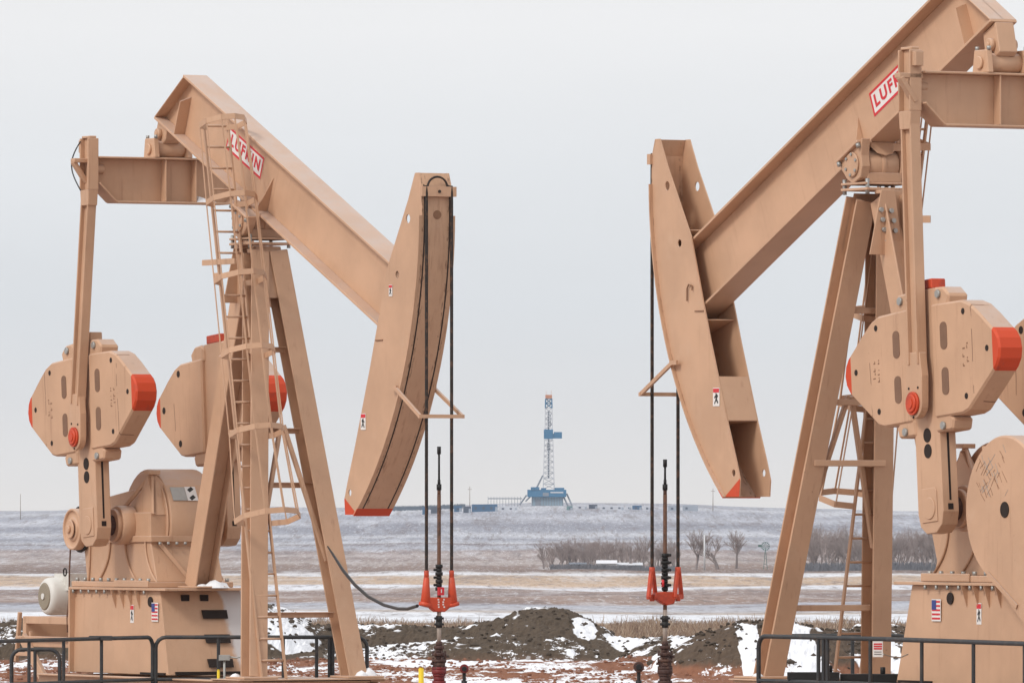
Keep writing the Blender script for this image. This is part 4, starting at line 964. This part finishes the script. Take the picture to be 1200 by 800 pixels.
# ------------------------------------------------------------------ bare trees
def grow(rnd, q, tr, p, d, L, r, lvl, maxl, spread):
    pts = [p]; n_ = 3 if lvl < 2 else 2
    for k in range(n_):
        d = (d + Vector((rnd.uniform(-1, 1), rnd.uniform(-1, 1), rnd.uniform(-.3, .8))) * .16).normalized(); p = p + d * L / n_; pts.append(p)
    (tr if lvl == 0 else q).tube(pts, [r * (1 - .45 * k / n_) for k in range(n_ + 1)], 5 if lvl < 2 else 3)
    if lvl >= maxl: return
    for k in range(rnd.choice((3, 4)) if lvl < maxl - 1 else 6):
        i = rnd.randint(1, n_); nd = (d + Vector((rnd.uniform(-1, 1), rnd.uniform(-1, 1), rnd.uniform(-.25, .7))) * spread).normalized()
        grow(rnd, q, tr, pts[i], nd, L * rnd.uniform(.55, .8), r * .55, lvl + 1, maxl, spread)
bark = simple('bare_bark', (.24, .20, .19), .9, 0, .3, 2); twig = simple('twig_grey', (.34, .27, .25), .9, 0, .3, 2)
protos = []
for s in range(6):
    rnd = random.Random(20 + s); q = MB(); tr = MB()
    stems = 1 if s < 3 else 3
    for k in range(stems): grow(rnd, q, tr, Vector((rnd.uniform(-.5, .5) * (stems > 1), rnd.uniform(-.4, .4), 0)), Vector((rnd.uniform(-.3, .3), rnd.uniform(-.3, .3), 1)).normalized(), 2.3 if s < 3 else 1.7, .22 if s < 3 else .11, 0, 5, .8)
    root = empty('bare_tree', (0, 0, -500)); a = tr.build('trunk', bark, root); c = q.build('crown', twig, root); protos.append((root, a, c))
def plant(s, px, Y, hk, label, group, rz=None, name='bare_tree'):
    r0, a, c = protos[s]; r = r0.copy(); r.name = name; col.objects.link(r); x = (px - 600) * Y / 10324.
    r.location = (x, Y, height(x, Y) - .1); r.rotation_euler = (0, 0, random.uniform(0, 6)); hk *= 1.75 if s < 3 else 2.1; r.scale = (hk * random.uniform(.9, 1.15), hk, hk * random.uniform(.85, 1.1))
    for k in (a, c): d = k.copy(); col.objects.link(d); d.parent = r
    tag(r, label, 'tree' if name == 'bare_tree' else 'shrub', group)
random.seed(4)
for px in (648, 656, 665, 671, 681, 688, 695, 703, 710, 725, 733, 748, 756, 770, 779, 786, 652, 661, 668, 676, 684, 691, 699, 706, 713, 721, 729, 737, 744, 752, 760, 767, 775, 783, 790, 640, 658, 673, 697, 717, 741):
    plant(random.randrange(6), px + random.uniform(-3, 3), random.uniform(2290, 2440), random.uniform(.62, .92), 'bare tree in the grove round the white farm shed', 'bare trees round the farm shed')
plant(4, 632 + 12, 2280, .45, 'low bare shrub at the left end of the farm grove', None, name='bare_shrub')
for px, h, w in ((818, .95, 'left tree of the three bare trees beside the tall pale pole'), (842, 1.15, 'tallest middle tree of the three bare trees beside the tall pale pole'), (861, .9, 'right tree of the three bare trees beside the tall pale pole')):
    plant(random.randrange(3), px, 2330, h * 1.15, w, 'three bare trees near the pole')
for k in range(30):
    px = 935 + k * 6.3 + random.uniform(-3, 3); plant(3 + random.randrange(3), px, random.uniform(2250, 2400), random.uniform(1.05, 1.35), 'bushy bare tree in the thicket behind the right pumpjack', 'bare trees in the right thicket')
for r0, a, c in protos:
    for o in (a, c, r0): bpy.data.objects.remove(o)
q = MB(); rnd = random.Random(31)
for k in range(5000):
    px = rnd.choice((rnd.uniform(935, 1125), rnd.uniform(645, 795))) if rnd.random() < .8 else rnd.uniform(935, 1125); Y = rnd.uniform(2240, 2300); x = (px - 600) * Y / 10324; z = height(x, Y); a = rnd.uniform(0, 6.28); h = rnd.uniform(.5, 2.2); w = rnd.uniform(.06, .14)
    if px < 800: h *= .6
    dx = rnd.uniform(-.5, .5); q.add([(x - w, Y, z), (x + w, Y, z), (x + dx + w * .4, Y + rnd.uniform(-.5, .5), z + h), (x + dx - w * .4, Y, z + h)], [(0, 1, 2, 3)])
o = q.build('undergrowth', simple('dark_brush', (.15, .15, .17), .9, 0, .4, 1)); tag(o, 'dark brush at the feet of the far bare trees', 'brush', None, 'stuff')

# ------------------------------------------------------------------ far farm and field objects
MB_w = simple('pale_siding', (.62, .63, .64), .8, 0, .1, .5); MB_b = simple('weathered_blue', (.17, .24, .31), .8, 0, .2, .5); dgrey = simple('dark_window', (.05, .06, .08), .4, 0, .1, 1)
def at(px, Y, dz=0): x = (px - 600) * Y / 10324.; return Vector((x, Y, height(x, Y) + dz))
def shed(px0, px1, Y, h, roof_h, mat, rmat, label, name='farm_shed', depth=8):
    a = at(px0, Y); b_ = at(px1, Y); w = b_.x - a.x; o = empty(name, (a.x, Y, min(a.z, b_.z) - .3), 0, label, name.split('_')[-1])
    q = MB(); q.bb(0, w, 0, depth, 0, h + .3); q.prism([(.02, h + .3), (depth - .02, h + .3), (depth / 2, h + roof_h + .28)], .01, .2, 'x'); q.prism([(.02, h + .3), (depth - .02, h + .3), (depth / 2, h + roof_h + .28)], w - .2, w - .01, 'x'); q.build('wall', mat, o)
    q = MB(); q.prism([(-.4, h + .25), (depth / 2, h + roof_h + .3), (depth + .4, h + .25), (depth + .4, h + .4), (depth / 2, h + roof_h + .45), (-.4, h + .4)], -.3, w + .3, 'x'); q.build('roof', rmat, o)
    for k in range(max(1, int(w / 4))):
        q = MB(); q.bb(1.5 + k * 4, 2.6 + k * 4, -.03, -.003, h * .35 + .3, h * .75 + .3); q.build('window', dgrey, o)
shed(700, 722, 2285, 1.5, .7, MB_w, simple('snowy_roof', (.75, .76, .8), .8), 'white farm shed with snowy roof under the bare trees')
shed(724, 752, 2290, 1.3, .5, MB_b, simple('snowy_roof2', (.68, .70, .74), .8), 'long blue grey farm shed right of the white shed')
shed(668, 690, 2300, 1.0, .4, MB_b, simple('dark_roof', (.16, .18, .22), .8), 'low dark farm shed at the left end of the grove')
def pole(px, Y, h, r, label, arms=0, name='utility_pole', mat=None, cat='pole'):
    p = at(px, Y, -.3); o = empty(name, p, 0, label, cat); q = MB(); q.cyl((0, 0, 0), (0, 0, h), r, 8, r2=r * .7); q.build('pole_shaft', mat or M['galv'], o)
    if arms:
        q = MB(); q.bb(-arms, arms, -.06, .06, h - 1.2, h - 1.0)
        q.build('crossarm', mat or M['galv'], o)
wood = simple('weathered_wood', (.33, .28, .25), .9, 0, .2, 1)
pole(825.5, 2280, 9.5, .28, 'tall pale pole in the field between the bare trees', 0, mat=MB_w)
pole(24, 3350, 10, .16, 'thin pole on the left skyline', 0, mat=wood)
pole(550.5, 3390, 9.5, .17, 'utility pole on the skyline left of the drilling rig', .8, mat=wood)
pole(835.5, 3390, 9.0, .17, 'utility pole on the skyline right of the drilling rig', .8, mat=wood)
# small green windmill
p = at(897, 2300, -.2); o = empty('windmill', p, 0, 'small green windmill in the field left of the right pumpjack', 'windmill'); g_ = simple('green_paint', (.06, .14, .12), .7)
q = MB()
for sx_, sy_ in ((-1, -1), (1, -1), (1, 1), (-1, 1)): q.tube([(sx_ * .5, sy_ * .5, 0), (0, 0, 6)], .07, 5)
for z in (1.5, 3, 4.5): k = .5 * (1 - z / 6); q.bb(-k, k, -k - .02, -k + .02, z, z + .08)
q.build('tower', g_, o)
q = MB()
for k in range(12): a = k * math.pi / 6; q.add([(.15 * math.cos(a), -.2, 6.2 + .15 * math.sin(a)), (1.15 * math.cos(a - .16), -.2, 6.2 + 1.15 * math.sin(a - .16)), (1.15 * math.cos(a + .10), -.32, 6.2 + 1.15 * math.sin(a + .10))], [(0, 1, 2)])
q.tube([(1.1 * math.cos(R(i * 30)), -.24, 6.2 + 1.1 * math.sin(R(i * 30))) for i in range(13)], .05, 5); q.build('wheel', g_, o)
q = MB(); q.bb(-1.9, -1.0, -.02, .02, 6.0, 6.6); q.bar((-1.2, 0, 6.2), (0, 0, 6.2), .08, .08); q.build('tail_vane', g_, o)

# ------------------------------------------------------------------ drilling rig on the far rise
YR_ = 3440.; base = at(641.5, YR_); S = YR_ / 10324.
rig = empty('drilling_rig', (base.x, YR_, zof(592, YR_) - 1.0), 0, 'tall blue and white drilling rig on the far rise between the pumpjacks', 'drilling rig')
zr_ = lambda py: zof(py, YR_) - (zof(592, YR_) - 1.0)
X = lambda px: (px - 641.5) * S
rb = simple('rig_blue', (.025, .15, .29), .6, 0, .15, .3); rl = simple('rig_pale_blue', (.25, .36, .44), .7, 0, .15, .3); rw = simple('rig_white', (.58, .59, .62), .6, 0, .1, .3); ro_ = simple('rig_crown_orange', (.5, .2, .1), .6); rg = simple('rig_grey', (.22, .25, .30), .6, .1, .2, .3)
q = MB(); q.bb(X(623), X(660), -5, 5, -1, zr_(582)); q.build('substructure', rl, rig)
q = MB()
for k in range(12): x = X(624) + k * (X(659) - X(624)) / 11; q.bb(x - .12, x + .12, -5.12, -5.01, -.5, zr_(582.5))
q.bb(X(628), X(633), -5.15, -5.02, 0, zr_(585)); q.build('bracing', rg, rig)
q = MB(); q.bb(X(618), X(663.5), -6.5, 6.5, zr_(582), zr_(573.5)); q.bb(X(622), X(632), -6.8, -2, zr_(573.4), zr_(570.5)); q.bb(X(634), X(640), -5, 5, zr_(573.4), zr_(571.5)); q.bb(X(650), X(661), -6, 2, zr_(573.4), zr_(571.2)); q.build('drill_floor', rb, rig)
q = MB(); q.bb(X(645), X(660), -6.6, -6.52, zr_(577.5), zr_(576), 0); q.bb(X(636), X(643), -6.6, -6.52, zr_(581), zr_(577), 1); q.build('floor_panel', [rw, rg], rig)
q = MB()
for a, b_ in (((617, 580), (609, 591)), ((660, 581), (665, 591.5)), ((664, 578), (670, 591.5)), ((629, 571), (636, 557)), ((627, 576), (616, 587))): q.cut(); q.bar((X(a[0]), -4, zr_(a[1])), (X(b_[0]), -6, zr_(b_[1])), .45, .45)
q.build('raking_leg', rg, rig)
def lattice(x0, x1, z0, z1, w0, w1, n_, mat, name, r=.16):
    q = MB(); xc0, xc1 = (x0 + x1) / 2, (x0 + x1) / 2
    def cor(k, t): w = (w0 + (w1 - w0) * t) / 2; sx_, sy_ = ((-1, -1), (1, -1), (1, 1), (-1, 1))[k]; return Vector((xc0 + sx_ * w, sy_ * w, z0 + (z1 - z0) * t))
    for k in range(4): q.tube([cor(k, 0), cor(k, 1)], r * 1.5, 4)
    for i in range(n_):
        t0_, t1_ = i / n_, (i + 1) / n_
        for k in range(4):
            k2 = (k + 1) % 4; a, b_ = (k, k2) if i % 2 else (k2, k)
            q.tube([cor(a, t0_), cor(b_, t1_)], r, 3); q.tube([cor(k, t1_), cor(k2, t1_)], r, 3)
    return q.build(name, mat, rig)
xm0, xm1 = X(636.5), X(649.5)
lattice(xm0, xm1, zr_(573), zr_(515), 4.3, 3.3, 9, rw, 'mast')
lattice(xm0, xm1, zr_(503), zr_(478), 2.9, 2.6, 4, rw, 'mast')
lattice(xm0, xm1, zr_(478), zr_(467), 2.6, 2.4, 2, rb, 'mast', .22)
xc = (xm0 + xm1) / 2
q = MB(); q.bb(xc - .35, xc + .3, -.3, .3, zr_(560), zr_(482)); q.bb(xc - .6, xc + .6, -.4, .4, zr_(528), zr_(520)); q.bb(xc + .5, xc + .8, -.3, .3, zr_(500), zr_(486)); q.build('travelling_block', rg, rig)
q = MB(); q.bb(xc - 1.3, xc + 1.3, -1.3, 1.3, zr_(467), zr_(462.5)); q.tube([(xc - 1, 0, zr_(463)), (xc - 1, 0, zr_(458))], .07, 4); q.tube([(xc + 1, 0, zr_(463)), (xc + 1, 0, zr_(457))], .07, 4); q.build('crown_block', ro_, rig)
q = MB(); q.bb(xc - 1.9, xc + 1.7, -1.8, 1.8, zr_(514), zr_(503)); q.bb(xc + 1.7, X(649), -1.5, 1.5, zr_(513.5), zr_(508)); q.bb(X(649), X(658.5), -2, 2, zr_(513.5), zr_(506)); q.build('racking_board', rb, rig)
# camp, tanks and pipe racks along the rise
tl = simple('tank_teal', (.13, .23, .25), .7); cb_ = simple('camp_blue', (.03, .11, .22), .7, 0, .2, .3); cw_ = simple('camp_white', (.55, .57, .62), .7, 0, .1, .3); cg_ = simple('camp_grey', (.32, .36, .42), .7, 0, .15, .3); ck = simple('camp_dark', (.06, .08, .12), .7, 0, .15, .3)
def unit(px0, px1, pt, Y, mat, label, name='trailer', cat='trailer', win=True, tank=False, dep=3):
    a = at(px0, Y); b_ = at(px1, Y); x0, x1 = a.x, b_.x; zb = min(a.z, b_.z) - .6; h = zof(pt, Y) - zb
    if h < 2.0: h = 2.0
    o = empty(name, ((x0 + x1) / 2, Y, zb), 0, label, cat); w = (x1 - x0) / 2
    q = MB()
    if tank: q.cyl((0, 0, 0), (0, 0, h - .3), w, 20); q.cyl((0, 0, h - .3), (0, 0, h), w * .98, 20, r2=w * .3)
    else: q.bb(-w, w, -dep / 2, dep / 2, .3, h); q.bb(-w * .96, w * .96, -dep * .42, dep * .42, h, h + .12)
    q.build('body', mat, o, .04)
    if win and not tank:
        for k in range(max(1, int(w * 2 / 3))):
            q = MB(); x = -w + 1.0 + k * 3; q.bb(x, min(x + .9, w - .1), -dep / 2 - .04, -dep / 2 - .005, h * .45, h * .75); q.build('window', ck, o)
        q = MB(); q.bb(w - .9 if w > 1 else 0, w - .1, -dep / 2 - .05, -dep / 2 - .005, .35, h * .75); q.build('door', cg_, o)
U = [(495, 502, 595, cb_, 'small blue trailer at the left end of the camp row'), (505, 517, 594.5, ck, 'dark trailer between the small blue trailer and the big blue one'), (532, 541, 593.5, cb_, 'dark blue pump unit left of the long blue tank house'), (543, 552, 594, ck, 'dark pump unit next to the long blue tank house'), (553, 583, 591.5, cb_, 'long blue tank house on the rise left of the drilling rig'),
     (585, 606, 594, cw_, 'long white trailer left of the drilling rig'), (664, 671, 594, tl, 'teal skip just right of the drilling rig'), (675, 688, 592.5, cw_, 'long white container right of the teal skip'), (690, 700, 594.5, ck, 'low dark vehicle right of the long white container'), (703, 731, 593, cw_, 'longest white camp trailer right of the drilling rig'), (733, 740, 593.5, cw_, 'short white camp trailer before the blue unit'), (741, 752, 594, cb_, 'blue unit among the white camp trailers'), (754, 764, 593, cw_, 'white camp trailer right of the blue unit'), (783, 797, 593, cg_, 'grey container between the right bridle ropes'), (800, 818, 592.5, cg_, 'grey container at the right end of the camp row')]
for i, (a, b_, t_, mt, lab) in enumerate(U): unit(a, b_, t_ - .6, 3365 + (i % 3) * 8, mt, lab)
o = empty('pipe_rack', at(590, 3425, -.5), 0, 'long pipe rack walkway on posts left of the drilling rig', 'pipe rack'); q = MB(); q.bb(X(572) - X(590), X(612) - X(590), -1, 1, 3.4, 3.8)
q.build('deck', rg, o); q = MB()
for k in range(12): x = X(572) - X(590) + k * 1.15; q.bb(x - .08, x + .08, -.9, -.7, 0, 4.4)
q.build('post', rg, o)
# scrub on the skyline left of the camp
q = MB(); rnd = random.Random(12)
for k in range(2600):
    px = rnd.uniform(440, 545) if rnd.random() < .8 else rnd.uniform(150, 300); Y = rnd.uniform(3420, 3520); x = (px - 600) * Y / 10324; z = height(x, Y) - .2; h = rnd.uniform(.4, 1.6); w = rnd.uniform(.1, .3)
    q.add([(x - w, Y, z), (x + w, Y, z), (x + rnd.uniform(-.4, .4), Y, z + h)], [(0, 1, 2)])
o = q.build('scrub', simple('blue_scrub', (.10, .13, .17), .9, 0, .3, .3)); tag(o, 'low dark scrub along the skyline left of the camp', 'scrub', None, 'stuff')

# ------------------------------------------------------------------ haze
q = MB(); q.bb(-900, 900, -60, 4300, -34, 62)
hm = bpy.data.materials.new('haze_air'); hm.use_nodes = True; nt = hm.node_tree
for n_ in list(nt.nodes): nt.nodes.remove(n_)
out = nt.nodes.new('ShaderNodeOutputMaterial'); pv = nt.nodes.new('ShaderNodeVolumePrincipled'); pv.inputs['Color'].default_value = (.86, .92, 1, 1); pv.inputs['Density'].default_value = .00006; pv.inputs['Anisotropy'].default_value = .2
nt.links.new(pv.outputs[0], out.inputs['Volume'])
HAZE = True
if HAZE:
    hz_ = q.build('haze', hm); tag(hz_, 'thin winter haze over the valley', 'haze', None, 'stuff')

# ------------------------------------------------------------------ world, sun, camera
SUN_EL, SUN_AZ = 42, 226      # azimuth clockwise from +Y: behind the camera, to the left
w = bpy.data.worlds.new('World'); sc.world = w; w.use_nodes = True; nt = w.node_tree
bg = nt.nodes['Background']; bg.inputs['Strength'].default_value = .137
sky = nt.nodes.new('ShaderNodeTexSky'); sky.sky_type = 'NISHITA'; sky.sun_disc = False; sky.sun_elevation = R(SUN_EL); sky.sun_rotation = R(SUN_AZ); sky.dust_density = 4
co = nt.nodes.new('ShaderNodeTexCoord'); sp = nt.nodes.new('ShaderNodeSeparateXYZ'); nt.links.new(co.outputs['Generated'], sp.inputs[0])
mp = nt.nodes.new('ShaderNodeMapping'); mp.inputs['Scale'].default_value = (2.2, 2.2, 15); nt.links.new(co.outputs['Generated'], mp.inputs[0])
cl = nz(nt, mp.outputs[0], 1.6, 5, .55)
cloud = ramp(nt, [(.0, (5.1, 4.95, 4.85)), (.008, (4.95, 4.92, 4.95)), (.022, (4.55, 4.72, 4.92)), (.04, (4.75, 4.88, 5.05)), (.056, (5.1, 5.12, 5.2)), (.5, (5.5, 5.5, 5.6)), (1, (5.7, 5.7, 5.8))], sp.outputs[2])
v = math_(nt, 'ADD', .915, math_(nt, 'MULTIPLY', cl, .22))
vm = nt.nodes.new('ShaderNodeVectorMath'); vm.operation = 'SCALE'; nt.links.new(cloud, vm.inputs[0]); nt.links.new(v, vm.inputs['Scale'])
nt.links.new(mix(nt, .94, sky.outputs[0], vm.outputs[0]), bg.inputs['Color'])
sun = bpy.data.lights.new('sun', 'SUN'); sun.energy = 1.45; sun.angle = R(14); sun.color = (1, .96, .9); so = bpy.data.objects.new('sun', sun); col.objects.link(so)
az = R(SUN_AZ); d = Vector((math.sin(az) * math.cos(R(SUN_EL)), math.cos(az) * math.cos(R(SUN_EL)), math.sin(R(SUN_EL)))); so.rotation_euler = d.to_track_quat('Z', 'Y').to_euler(); so.location = (0, 60, 60)
cam = bpy.data.cameras.new('camera'); cam.sensor_width = 36; cam.lens = 10324 * 36 / 1200; cam.shift_y = (600.6 - 400) / 1200; cam.clip_start = 1; cam.clip_end = 20000
c = bpy.data.objects.new('camera', cam); col.objects.link(c); c.location = (0, 0, CAMZ); c.rotation_euler = (R(90), 0, 0); sc.camera = c
sc.view_settings.view_transform = 'Standard'; sc.view_settings.look = 'None'; sc.view_settings.gamma = 1; sc.view_settings.exposure = .31; sc.view_settings.use_curve_mapping = False
sc.cycles.volume_bounces = 0; sc.cycles.max_bounces = 6
